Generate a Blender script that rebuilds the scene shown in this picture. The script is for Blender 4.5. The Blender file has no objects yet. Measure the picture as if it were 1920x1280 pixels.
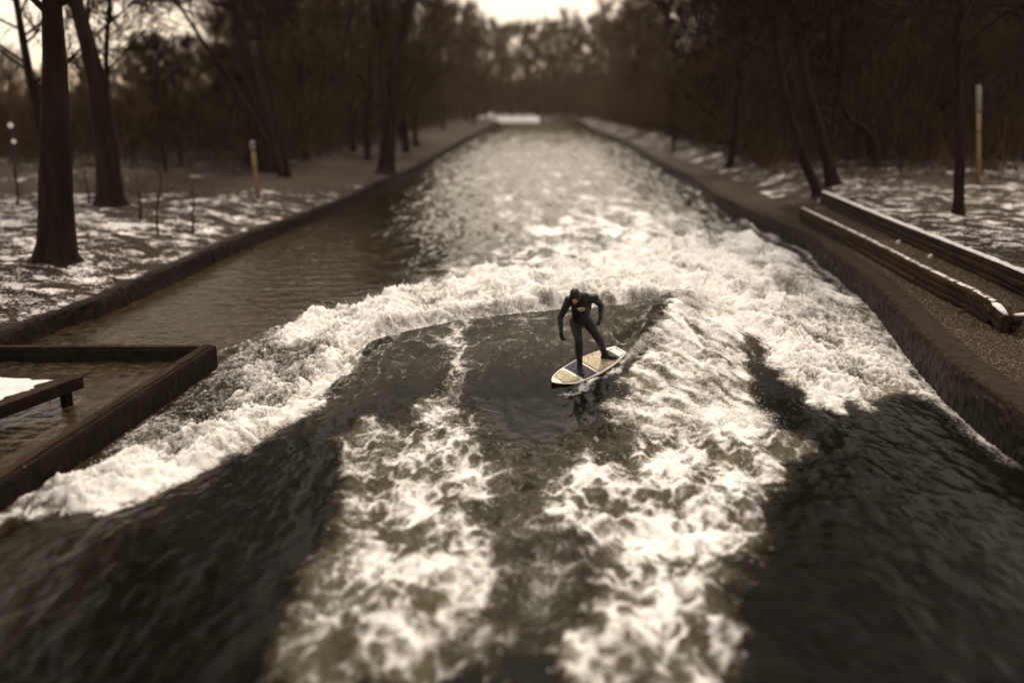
import bpy, bmesh, math, random
import numpy as np
from mathutils import Vector, Matrix, Quaternion

random.seed(7)
rng = np.random.default_rng(11)
sc = bpy.context.scene
COL = sc.collection

# ------------------------------------------------------------------ camera
F_PX, CAM_H, PITCH = 1663.0, 4.5, math.radians(15.0)
HAZE = .0002
FOCUS, APERTURE = 15.0, 0.125          # metres: a very wide lens opening (miniature look)
cam = bpy.data.cameras.new("camera"); cam_o = bpy.data.objects.new("camera", cam); COL.objects.link(cam_o)
cam_o.location = (0, 0, CAM_H); cam_o.rotation_euler = (math.pi/2 - PITCH, 0, 0)
cam.sensor_width = 36.0; cam.lens = 36.0*F_PX/1920.0
cam.clip_start = 0.1; cam.clip_end = 3000
cam.dof.use_dof = True; cam.dof.focus_distance = FOCUS
cam.dof.aperture_fstop = cam.lens/1000.0/APERTURE
sc.camera = cam_o

# ------------------------------------------------------------------ sky, sun, exposure
SUN_EL, SUN_AZ = math.radians(56), math.radians(6)      # azimuth from +Y towards +X
world = bpy.data.worlds.new("World"); sc.world = world; world.use_nodes = True
wt = world.node_tree; wn = wt.nodes; wn.clear()
sky = wn.new('ShaderNodeTexSky'); sky.sky_type = 'NISHITA'; sky.sun_disc = False
sky.sun_elevation = SUN_EL; sky.sun_rotation = SUN_AZ
sky.air_density = 1.0; sky.dust_density = 6.0; sky.ozone_density = 0.6
hs = wn.new('ShaderNodeHueSaturation'); hs.inputs['Saturation'].default_value = 0.22
mx = wn.new('ShaderNodeMix'); mx.data_type = 'RGBA'; mx.blend_type = 'MULTIPLY'
mx.inputs['Factor'].default_value = 1.0; mx.inputs['B'].default_value = (1.0, 0.87, 0.73, 1)
bg = wn.new('ShaderNodeBackground'); bg.inputs['Strength'].default_value = 0.10
wo = wn.new('ShaderNodeOutputWorld')
wt.links.new(sky.outputs[0], hs.inputs['Color']); wt.links.new(hs.outputs[0], mx.inputs['A'])
cloud = wn.new('ShaderNodeBackground'); cloud.inputs[1].default_value = 1.0            # even, thin cloud cover, amber along the horizon all round
wc = wn.new('ShaderNodeTexCoord'); wx_ = wn.new('ShaderNodeSeparateXYZ'); wr_ = wn.new('ShaderNodeValToRGB')
for e_, (p_, c_) in zip([wr_.color_ramp.elements[0], wr_.color_ramp.elements[1], wr_.color_ramp.elements.new(.05)], ((0.0, (1.0, .66, .36, 1)), (.12, (1.0, .915, .815, 1)), (.05, (1.0, .82, .62, 1)))): e_.position = p_; e_.color = c_
wt.links.new(wc.outputs['Generated'], wx_.inputs[0]); wt.links.new(wx_.outputs['Z'], wr_.inputs[0]); wt.links.new(wr_.outputs[0], cloud.inputs[0])
cover = wn.new('ShaderNodeMixShader'); cover.inputs[0].default_value = 0.75
wt.links.new(mx.outputs['Result'], bg.inputs[0]); wt.links.new(bg.outputs[0], cover.inputs[1]); wt.links.new(cloud.outputs[0], cover.inputs[2]); wt.links.new(cover.outputs[0], wo.inputs[0])
sun = bpy.data.lights.new("sun", 'SUN'); sun.energy = 1.45; sun.angle = math.radians(11); sun.color = (1.0, 0.86, 0.70)
sun_o = bpy.data.objects.new("sun", sun); COL.objects.link(sun_o)
sd = Vector((math.sin(SUN_AZ)*math.cos(SUN_EL), math.cos(SUN_AZ)*math.cos(SUN_EL), math.sin(SUN_EL)))
sun_o.rotation_euler = (-sd).to_track_quat('-Z', 'Y').to_euler(); sun_o.location = sd*100
sc.view_settings.view_transform = 'Standard'; sc.view_settings.look = 'None'
sc.view_settings.exposure = 0.8; sc.view_settings.gamma = 1.0
sc.render.engine = 'CYCLES'; sc.cycles.use_denoising = True
sc.cycles.use_adaptive_sampling = True; sc.cycles.adaptive_threshold = .03; sc.cycles.adaptive_min_samples = 24
sc.cycles.max_bounces = 5; sc.cycles.diffuse_bounces = 2; sc.cycles.glossy_bounces = 3
sc.cycles.caustics_reflective = False; sc.cycles.caustics_refractive = False

# ------------------------------------------------------------------ helpers
CP, SP = math.cos(PITCH), math.sin(PITCH)
def ray(px, py):
    u, v = (px-960)/F_PX, (640-py)/F_PX
    return Vector((u, CP+v*SP, -SP+v*CP))
def at_z(px, py, z=0.0):                 # point of the sight line at height z
    d = ray(px, py); return Vector((0, 0, CAM_H)) + d*((z-CAM_H)/d.z)
def at_y(px, py, y):                     # ... at ground distance y
    d = ray(px, py); return Vector((0, 0, CAM_H)) + d*(y/d.y)
def at_plane(px, py, a, y0, c=0.0):      # ... on the slope z = a*(y-y0)+c
    d = ray(px, py); t = (a*(0-y0)+c-CAM_H)/(d.z-a*d.y); return Vector((0, 0, CAM_H)) + d*t

def mesh_obj(name, verts, faces, mat=None, parent=None, smooth=False):
    me = bpy.data.meshes.new(name); me.from_pydata([tuple(v) for v in verts], [], faces)
    if mat: me.materials.append(mat)
    if smooth: me.polygons.foreach_set('use_smooth', [True]*len(me.polygons))
    me.update()
    o = bpy.data.objects.new(name, me); COL.objects.link(o)
    if parent: o.parent = parent
    return o
def empty(name, loc=(0, 0, 0)):
    o = bpy.data.objects.new(name, None); o.location = loc; COL.objects.link(o); o.empty_display_size = .2
    return o
def tag(o, label=None, cat=None, group=None, kind=None):
    if label: o['label'] = label
    if cat: o['category'] = cat
    if group: o['group'] = group
    if kind: o['kind'] = kind
    return o
class MB:
    def __init__(s): s.v = []; s.f = []
    def box(s, c, size, rz=0.0, jit=0.0, bev=0.0):
        x, y, z = [k/2 for k in size]; b = min(bev, x*.9, y*.9, z*.9); n = len(s.v)
        cr, sr = math.cos(rz), math.sin(rz)
        def add(p):
            p = [q+random.uniform(-jit, jit) for q in p]
            s.v.append((c[0]+p[0]*cr-p[1]*sr, c[1]+p[0]*sr+p[1]*cr, c[2]+p[2]))
        if b <= 0:
            for k in (-1, 1):
                for p in ((-1, -1), (1, -1), (1, 1), (-1, 1)): add((p[0]*x, p[1]*y, k*z))
            s.f += [(n+3, n+2, n+1, n), (n+4, n+5, n+6, n+7)] + [(n+i, n+(i+1) % 4, n+4+(i+1) % 4, n+4+i) for i in range(4)]
        else:
            for zz, ins in ((-z, b), (-z+b, 0), (z-b, 0), (z, b)):
                for p in ((-1, -1), (1, -1), (1, 1), (-1, 1)): add((p[0]*(x-ins), p[1]*(y-ins), zz))
            s.f += [(n+3, n+2, n+1, n), (n+12, n+13, n+14, n+15)]
            for k in range(3):
                s.f += [(n+4*k+i, n+4*k+(i+1) % 4, n+4*k+4+(i+1) % 4, n+4*k+4+i) for i in range(4)]
    def tube(s, pts, radii, sides=8, side=None, caps=True, phase=0.0):
        pts = [Vector(p) for p in pts]; n0 = len(s.v); m = len(pts)
        for i, p in enumerate(pts):
            t = (pts[min(i+1, m-1)]-pts[max(i-1, 0)])
            t = t.normalized() if t.length > 1e-9 else Vector((0, 0, 1))
            a = Vector(side) if side is not None else (Vector((1, 0, 0)) if abs(t.x) < .8 else Vector((0, 1, 0)))
            a = (a-t*a.dot(t)).normalized(); b = t.cross(a)
            r = radii[i]; ra, rb = (r if isinstance(r, tuple) else (r, r))
            for k in range(sides):
                w = 2*math.pi*k/sides+phase
                s.v.append(p+a*(ra*math.cos(w))+b*(rb*math.sin(w)))
        for i in range(m-1):
            for k in range(sides):
                k2 = (k+1) % sides
                s.f.append((n0+i*sides+k, n0+i*sides+k2, n0+(i+1)*sides+k2, n0+(i+1)*sides+k))
        if caps:
            s.f.append(tuple(n0+k for k in reversed(range(sides))))
            s.f.append(tuple(n0+(m-1)*sides+k for k in range(sides)))
    def capsule(s, pts, radii, sides=14, side=None):
        pts = [Vector(p) for p in pts]
        def sc_(r, k): return (r[0]*k, r[1]*k) if isinstance(r, tuple) else r*k
        def big(r): return (r[0]+r[1])/2 if isinstance(r, tuple) else r
        d0 = (pts[0]-pts[1]).normalized(); d1 = (pts[-1]-pts[-2]).normalized()
        P, R = [], []
        for a in (80, 60, 35, 15):
            P.append(pts[0]+d0*big(radii[0])*math.sin(math.radians(a))); R.append(sc_(radii[0], math.cos(math.radians(a))))
        P += pts; R += list(radii)
        for a in (15, 35, 60, 80):
            P.append(pts[-1]+d1*big(radii[-1])*math.sin(math.radians(a))); R.append(sc_(radii[-1], math.cos(math.radians(a))))
        s.tube(P, R, sides, side)
    def ellipsoid(s, c, ax, R=None, nu=16, nv=10):
        c = Vector(c); n0 = len(s.v); R = R or Matrix.Identity(3)
        s.v.append(c+R @ Vector((0, 0, ax[2])))
        for j in range(1, nv):
            th = math.pi*j/nv
            for i in range(nu):
                w = 2*math.pi*i/nu
                s.v.append(c+R @ Vector((ax[0]*math.sin(th)*math.cos(w), ax[1]*math.sin(th)*math.sin(w), ax[2]*math.cos(th))))
        s.v.append(c+R @ Vector((0, 0, -ax[2])))
        last = len(s.v)-1
        for i in range(nu):
            i2 = (i+1) % nu
            s.f.append((n0, n0+1+i, n0+1+i2)); s.f.append((last, last-nu+i2, last-nu+i))
            for j in range(nv-2):
                a = n0+1+j*nu
                s.f.append((a+i, a+nu+i, a+nu+i2, a+i2))
    def build(s, name, mat=None, parent=None, smooth=False): return mesh_obj(name, s.v, s.f, mat, parent, smooth)

# gradient noise on arrays
_perm = rng.permutation(512).astype(np.int64); _ang = rng.uniform(0, 2*np.pi, 512)
_gx, _gy = np.cos(_ang), np.sin(_ang)
def perlin(x, y):
    xi = np.floor(x).astype(np.int64); yi = np.floor(y).astype(np.int64); xf = x-xi; yf = y-yi
    u = xf*xf*xf*(xf*(xf*6-15)+10); v = yf*yf*yf*(yf*(yf*6-15)+10)
    def g(ix, iy, fx, fy):
        h = _perm[(_perm[ix & 511]+iy) & 511]; return _gx[h]*fx+_gy[h]*fy
    a = g(xi, yi, xf, yf); b = g(xi+1, yi, xf-1, yf); c = g(xi, yi+1, xf, yf-1); d = g(xi+1, yi+1, xf-1, yf-1)
    return ((a+u*(b-a))+v*((c+u*(d-c))-(a+u*(b-a))))*1.41
def fbm(x, y, o=4, gain=.5):
    s = 0*x; a = 1.0; t = 0
    for i in range(o):
        s = s+a*perlin(x*2**i+i*17.3, y*2**i+i*9.1); t += a; a *= gain
    return s/t
def sstep(a, b, x):
    t = np.clip((x-a)/(b-a), 0, 1); return t*t*(3-2*t)
def poly_sd(poly, X, Y):                 # signed distance, positive inside
    P = np.array([(p[0], p[1]) for p in poly]); n = len(P)
    d2 = np.full(X.shape, 1e18); ins = np.zeros(X.shape, bool)
    for i in range(n):
        ax, ay = P[i]; bx, by = P[(i+1) % n]; ex, ey = bx-ax, by-ay
        t = np.clip(((X-ax)*ex+(Y-ay)*ey)/(ex*ex+ey*ey+1e-12), 0, 1)
        d2 = np.minimum(d2, (X-ax-t*ex)**2+(Y-ay-t*ey)**2)
        c = ((ay > Y) != (by > Y)) & (X < (bx-ax)*(Y-ay)/((by-ay) if abs(by-ay) > 1e-9 else 1e-9)+ax); ins ^= c
    d = np.sqrt(d2); return np.where(ins, d, -d)
def line_d(pts, X, Y):                   # distance to a polyline
    d2 = np.full(X.shape, 1e18)
    for a, b in zip(pts[:-1], pts[1:]):
        ex, ey = b[0]-a[0], b[1]-a[1]
        t = np.clip(((X-a[0])*ex+(Y-a[1])*ey)/(ex*ex+ey*ey+1e-12), 0, 1)
        d2 = np.minimum(d2, (X-a[0]-t*ex)**2+(Y-a[1]-t*ey)**2)
    return np.sqrt(d2)
def grid_mesh(name, X, Y, Z, mat, attrs=None, smooth=True):
    r, c = X.shape; n = r*c
    me = bpy.data.meshes.new(name); me.vertices.add(n)
    me.vertices.foreach_set('co', np.stack([X, Y, Z], -1).reshape(-1).astype(np.float32))
    idx = np.arange(n).reshape(r, c)
    q = np.stack([idx[:-1, :-1], idx[:-1, 1:], idx[1:, 1:], idx[1:, :-1]], -1).reshape(-1, 4); m = len(q)
    me.loops.add(m*4); me.loops.foreach_set('vertex_index', q.reshape(-1).astype(np.int32))
    me.polygons.add(m); me.polygons.foreach_set('loop_start', (np.arange(m)*4).astype(np.int32))
    me.polygons.foreach_set('use_smooth', np.full(m, smooth))
    for k, a in (attrs or {}).items():
        at = me.attributes.new(k, 'FLOAT', 'POINT'); at.data.foreach_set('value', a.reshape(-1).astype(np.float32))
    me.update(calc_edges=True); me.materials.append(mat)
    o = bpy.data.objects.new(name, me); COL.objects.link(o); return o

# ------------------------------------------------------------------ materials
class NT:
    def __init__(s, name):
        s.m = bpy.data.materials.new(name); s.m.use_nodes = True; s.t = s.m.node_tree; s.n = s.t.nodes
        s.b = s.n['Principled BSDF']; s.tc = s.n.new('ShaderNodeTexCoord')
    def link(s, a, b): s.t.links.new(a, b)
    def noise(s, scale, detail=4, rough=.55, stretch=(1, 1, 1), dist=0.0, coord='Object'):
        mp = s.n.new('ShaderNodeMapping'); mp.inputs['Scale'].default_value = stretch
        s.link(s.tc.outputs[coord], mp.inputs[0])
        n = s.n.new('ShaderNodeTexNoise'); n.inputs['Scale'].default_value = scale; n.inputs['Detail'].default_value = detail
        n.inputs['Roughness'].default_value = rough; n.inputs['Distortion'].default_value = dist
        s.link(mp.outputs[0], n.inputs['Vector']); return n.outputs['Fac']
    def ramp(s, fac, stops):
        r = s.n.new('ShaderNodeValToRGB'); el = r.color_ramp.elements
        while len(el) < len(stops): el.new(.5)
        for e, (p, c) in zip(el, stops):
            e.position = p; e.color = (*c, 1) if isinstance(c, tuple) else (c, c, c, 1)
        s.link(fac, r.inputs[0]); return r.outputs[0]
    def mix(s, fac, a, b, mode='MIX'):
        m = s.n.new('ShaderNodeMix'); m.data_type = 'RGBA'; m.blend_type = mode
        for sock, v in ((m.inputs['Factor'], fac), (m.inputs['A'], a), (m.inputs['B'], b)):
            if isinstance(v, (int, float)): sock.default_value = v if sock.type == 'VALUE' else (v, v, v, 1)
            elif isinstance(v, tuple): sock.default_value = (*v, 1)
            else: s.link(v, sock)
        return m.outputs['Result']
    def math(s, op, a, b=0.0, c=None, clamp=False):
        m = s.n.new('ShaderNodeMath'); m.operation = op; m.use_clamp = clamp
        for i, v in enumerate((a, b) if c is None else (a, b, c)):
            if isinstance(v, (int, float)): m.inputs[i].default_value = v
            else: s.link(v, m.inputs[i])
        return m.outputs[0]
    def smooth(s, x, lo, hi, a=0.0, b=1.0):
        m = s.n.new('ShaderNodeMapRange'); m.interpolation_type = 'SMOOTHSTEP'
        for k, v in (('From Min', lo), ('From Max', hi), ('To Min', a), ('To Max', b)): m.inputs[k].default_value = v
        s.link(x, m.inputs['Value']); return m.outputs[0]
    def attr(s, name):
        a = s.n.new('ShaderNodeAttribute'); a.attribute_name = name; return a.outputs['Fac']
    def bump(s, h, strength=.5, dist=.02):
        b = s.n.new('ShaderNodeBump'); b.inputs['Strength'].default_value = strength; b.inputs['Distance'].default_value = dist
        s.link(h, b.inputs['Height']); s.link(b.outputs[0], s.b.inputs['Normal'])
    def set(s, **k):
        for a, v in k.items():
            i = s.b.inputs[{'color': 'Base Color', 'rough': 'Roughness', 'spec': 'Specular IOR Level', 'ior': 'IOR', 'metal': 'Metallic'}[a]]
            if isinstance(v, (int, float)): i.default_value = v
            elif isinstance(v, tuple): i.default_value = (*v, 1)
            else: s.link(v, i)
        return s.m
def simple(name, c1, c2, scale=6, rough=.8, bump=.4, bdist=.01, stretch=(1, 1, 1), spec=.05, detail=5):
    t = NT(name); n = t.noise(scale, detail, .6, stretch)
    t.set(color=t.ramp(n, [(.3, c1), (.7, c2)]), rough=rough, spec=spec); t.bump(n, bump, bdist); return t.m

M = {}
M['bark'] = simple('bark', (.007, .005, .0035), (.026, .018, .012), 5, .9, .9, .04, (1, 1, .18))
M['bark_far'] = simple('bark_far', (.012, .008, .005), (.032, .021, .013), 1.5, .9, .2)
M['twig'] = simple('twig', (.014, .009, .0055), (.075, .047, .028), .8, .9, .0)
M['twig_olive'] = simple('twig_olive', (.04, .029, .014), (.085, .062, .031), .8, .9, .0)
def river_wall():
    t = NT('old_concrete'); n = t.noise(5, 9, .65); st = t.noise(3, 4, .6, (1, 1, .15)); c = t.n.new('ShaderNodeSeparateXYZ'); t.link(t.tc.outputs['Object'], c.inputs[0])
    above_line = t.smooth(t.math('ADD', c.outputs['Z'], t.math('MULTIPLY', t.math('SUBTRACT', st, .5), .5)), .22, .60)       # darker and smoother up to a ragged line
    col = t.mix(above_line, t.ramp(n, [(.3, (.005, .004, .0025)), (.7, (.022, .015, .009))]), t.ramp(n, [(.3, (.007, .005, .003)), (.7, (.045, .029, .017))]))
    t.set(color=col, rough=t.smooth(above_line, 0, 1, .45, .9), spec=.12); t.bump(t.math('ADD', n, st), 1.0, .05); return t.m
M['concrete'] = river_wall()
M['dark_concrete'] = simple('wet_concrete', (.006, .0045, .003), (.024, .017, .011), 5, .9, .8, .03, detail=9, spec=.08)
M['timber'] = simple('weathered_timber', (.008, .005, .003), (.045, .028, .017), 4, .8, .9, .02, (3, .25, 3))
M['timber_top'] = simple('dry_timber', (.014, .009, .005), (.06, .038, .022), 4, .8, .7, .01, (3, .25, 3))
M['pale_wood'] = simple('pale_wood', (.16, .105, .05), (.27, .19, .10), 3, .7, .3, .01, (4, 4, .3))
M['grey_metal'] = simple('grey_metal', (.16, .15, .14), (.28, .26, .24), 6, .5, .1)
M['dark_metal'] = simple('dark_metal', (.02, .018, .016), (.05, .045, .04), 6, .5, .1)
M['white_paint'] = simple('white_paint', (.55, .52, .48), (.75, .72, .68), 6, .5, .1)
M['snow'] = simple('snow', (.62, .57, .55), (.85, .81, .79), 5, .85, .5, .02)
def thin_snow():
    t = NT('thin_snow'); n = t.noise(7, 6, .65); f = t.smooth(n, .42, .56)
    t.set(color=t.mix(f, (.05, .035, .022), (.74, .66, .62)), rough=.85, spec=.2); t.bump(n, .6, .02); return t.m
M['thin_snow'] = thin_snow()
def ground_mat():
    t = NT('leafy_ground'); s = t.attr('snow'); p = t.attr('path')
    n1 = t.noise(1.5, 9, .70, (1, 1.0, 1), .4); n2 = t.noise(17, 5, .6); n3 = t.noise(.7, 4, .6)
    litter = t.ramp(n2, [(.25, (.006, .004, .0025)), (.55, (.028, .018, .011)), (.8, (.075, .048, .028))])
    dirt = t.ramp(t.mix(.5, t.noise(30, 6, .7), n3), [(.3, (.012, .008, .005)), (.7, (.050, .033, .020))])
    base = t.mix(p, litter, dirt)
    f = t.math('ADD', s, t.math('ADD', t.math('MULTIPLY', t.math('SUBTRACT', n1, .5), 2.0), t.math('MULTIPLY', t.math('SUBTRACT', n2, .5), .9)))
    f = t.smooth(f, .40, .66)
    t.set(color=t.mix(f, base, (.80, .74, .71)), rough=.9, spec=.15)
    t.bump(t.math('ADD', n2, t.math('MULTIPLY', f, .8)), .8, .04); return t.m
M['ground'] = ground_mat()
def water_mat():
    t = NT('river_water'); foam = t.attr('foam'); aer = t.attr('aeration_sheen')
    nf = t.noise(26, 5, .65, (1, .8, 1)); ng = t.noise(75, 3, .6); nm = t.noise(7, 4, .6, (1, .5, 1))
    f = t.math('ADD', foam, t.math('ADD', t.math('MULTIPLY', t.math('SUBTRACT', nf, .5), .9), t.math('MULTIPLY', t.math('SUBTRACT', ng, .5), .7)))
    f = t.smooth(f, .24, .94)
    a2 = t.math('ADD', aer, t.math('MULTIPLY', t.math('SUBTRACT', nm, .5), .35), clamp=True)
    body = t.ramp(a2, [(0.0, (.0035, .003, .0018)), (.35, (.017, .0145, .0078)), (.7, (.072, .063, .036)), (1.0, (.21, .182, .118))])
    calm_sheen = t.attr('calm_sheen'); body = t.mix(t.math('MULTIPLY', calm_sheen, .8), body, t.ramp(nm, [(.35, (.018, .012, .006)), (.65, (.075, .052, .028))]))  # brown-gold reflections of the calm water painted into its body colour
    fc = t.ramp(ng, [(.3, (.78, .735, .68)), (.7, (.92, .885, .845))])
    t.set(color=t.mix(f, body, fc), rough=t.math('ADD', t.math('MULTIPLY', f, .62), .07), ior=1.33, spec=t.math('ADD', t.math('MULTIPLY', calm_sheen, .35), t.math('ADD', t.math('MULTIPLY', t.attr('chop'), .45), .06)))  # calm and far water given extra reflectivity for glints and silver sheen
    t.link(t.math('MULTIPLY', f, .7), t.b.inputs['Subsurface Weight']); t.b.inputs['Subsurface Radius'].default_value = (1, .95, .85); t.b.inputs['Subsurface Scale'].default_value = .05
    rip = t.noise(9, 4, .6, (1, .55, 1)); rip2 = t.noise(28, 3, .6, (1, .6, 1))
    ra = t.math('ADD', t.math('MULTIPLY', t.math('MAXIMUM', a2, calm_sheen), .8), .38)
    h = t.math('ADD', t.math('MULTIPLY', ra, t.math('ADD', t.math('MULTIPLY', rip, .5), t.math('MULTIPLY', rip2, .22))), t.math('MULTIPLY', t.math('ADD', nf, ng), t.math('MULTIPLY', f, .55)))
    t.bump(h, .45, .06); return t.m
M['water'] = water_mat()
M['spray'] = simple('spray_drops', (.78, .74, .68), (.9, .87, .82), 3, .45, 0)
def neoprene():
    t = NT('black_neoprene'); n = t.noise(60, 3, .6); w = t.noise(9, 4, .6)
    t.set(color=t.ramp(w, [(.35, (.0022, .002, .0018)), (.75, (.009, .0075, .007))]), rough=.42, spec=.28); t.bump(t.math('ADD', t.math('MULTIPLY', n, .5), t.math('MULTIPLY', t.noise(16, 3, .5, (1, 1, 1.6), 1.2), 3)), .6, .012); return t.m
M['neoprene'] = neoprene()
M['grey_panel'] = simple('grey_neoprene', (.09, .08, .075), (.2, .18, .17), 20, .5, .1)
M['skin'] = simple('skin', (.36, .17, .12), (.46, .24, .17), 30, .5, .1)
M['emblem'] = simple('emblem_white', (.65, .6, .54), (.75, .7, .63), 20, .5, 0)

# ------------------------------------------------------------------ river course
LB = [at_z(*p) for p in ((105, 630), (190, 600), (270, 558), (359, 516), (464, 465), (570, 423), (634, 397), (712, 356), (775, 325), (837, 287), (884, 259), (935, 231))]
RB = [at_z(*p) for p in ((1916, 860), (1837, 799), (1772, 742), (1715, 677), (1662, 611), (1627, 572), (1575, 527), (1509, 471), (1457, 447), (1400, 419), (1335, 384), (1297, 350), (1232, 316), (1179, 278), (1116, 250))]
lby = np.array([p.y for p in LB]); lbx = np.array([p.x for p in LB])
rby = np.array([p.y for p in RB]); rbx = np.array([p.x for p in RB])
lbx = np.concatenate([[-9.2, -9.2], lbx]); lby = np.concatenate([[-40, 12], lby])
rbx = np.concatenate([[6.6, 6.6], rbx, [16.5]]); rby = np.concatenate([[-40, 6], rby, [235]])
def xl(y): return np.interp(y, lby, lbx)
def xr(y): return np.interp(y, rby, rbx)
def wallx(y): return -5.40-.088*(15.2-y)             # side wall of the chute
WALLX = -5.40
WALL_END = 15.2
FA, FY0 = 0.2295, 13.88                          # slope of the wave face: z = FA*(y-FY0)
CREST = [at_plane(px, py, FA, FY0) for px, py in ((640, 690), (690, 655), (760, 620), (860, 600), (940, 590), (1060, 580), (1160, 571), (1230, 562), (1300, 556), (1370, 590))]
cx = np.array([p.x for p in CREST]); cy = np.array([p.y for p in CREST])

def area(pts, z=.1): return [at_z(px, py, z) for px, py in pts]
A_LEFT = area([(-80, 1010), (0, 965), (150, 950), (250, 915), (330, 885), (420, 845), (490, 805), (560, 760), (640, 712), (700, 688), (640, 660), (700, 640), (760, 615), (560, 575), (440, 620), (380, 680), (280, 760), (150, 850), (-80, 960)], .12)
L_EDGE = area([(-80, 1010), (0, 965), (150, 950), (250, 915), (330, 885), (420, 845), (490, 805), (560, 760), (640, 712), (700, 688)], .12)
A_BACK = area([(500, 600), (640, 690), (690, 655), (760, 620), (860, 600), (940, 590), (1060, 580), (1160, 571), (1300, 565), (1420, 560), (1500, 480), (1400, 428), (1280, 440), (1150, 455), (1000, 490), (860, 505), (740, 535), (620, 560)], .35)
A_RIGHT = area([(1300, 600), (1350, 640), (1420, 662), (1470, 702), (1540, 745), (1600, 728), (1640, 742), (1700, 712), (1760, 725), (1700, 640), (1640, 575), (1560, 520), (1500, 470), (1400, 430), (1300, 470), (1230, 540)], .15)
R_EDGE = area([(1300, 600), (1350, 640), (1420, 662), (1470, 702), (1540, 745), (1600, 728), (1640, 742), (1700, 712)], .15)
A_S1 = area([(470, 1330), (540, 1130), (595, 1010), (630, 900), (640, 800), (690, 765), (760, 790), (850, 690), (890, 800), (920, 900), (930, 1000), (900, 1120), (860, 1200), (840, 1330)], 0)
A_S2 = area([(1000, 1320), (1040, 1180), (1110, 1080), (1080, 1010), (1000, 960), (1020, 880), (1120, 840), (1230, 795), (1450, 790), (1520, 810), (1500, 860), (1425, 930), (1475, 1030), (1400, 1065), (1405, 1150), (1350, 1320)], 0)
A_MID = area([(500, 1320), (640, 950), (680, 770), (860, 720), (1000, 800), (1180, 760), (1460, 780), (1500, 900), (1400, 1320)], 0)
A_PL = area([(1110, 745), (1165, 690), (1230, 630), (1285, 562), (1360, 580), (1415, 650), (1430, 720), (1455, 775), (1380, 795), (1240, 785)], .25)
PL_RIDGE = [at_plane(1175, 668, FA, FY0), at_plane(1230, 615, FA, FY0), at_plane(1285, 562, FA, FY0)]
BOARD_RAIL = [at_plane(px, py, FA, FY0) for px, py in ((1060, 738), (1110, 726), (1150, 698), (1180, 665))]
SPL = at_z(1350, 762, .1)
A_WAKE = area([(380, 660), (450, 600), (560, 560), (740, 515), (900, 465), (1010, 410), (1080, 370), (1300, 370), (1420, 430), (1520, 480), (1700, 650), (1500, 760), (640, 760)], 0)
L_S3 = area([(850, 660), (856, 720), (870, 790), (880, 850)], 0)

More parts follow.
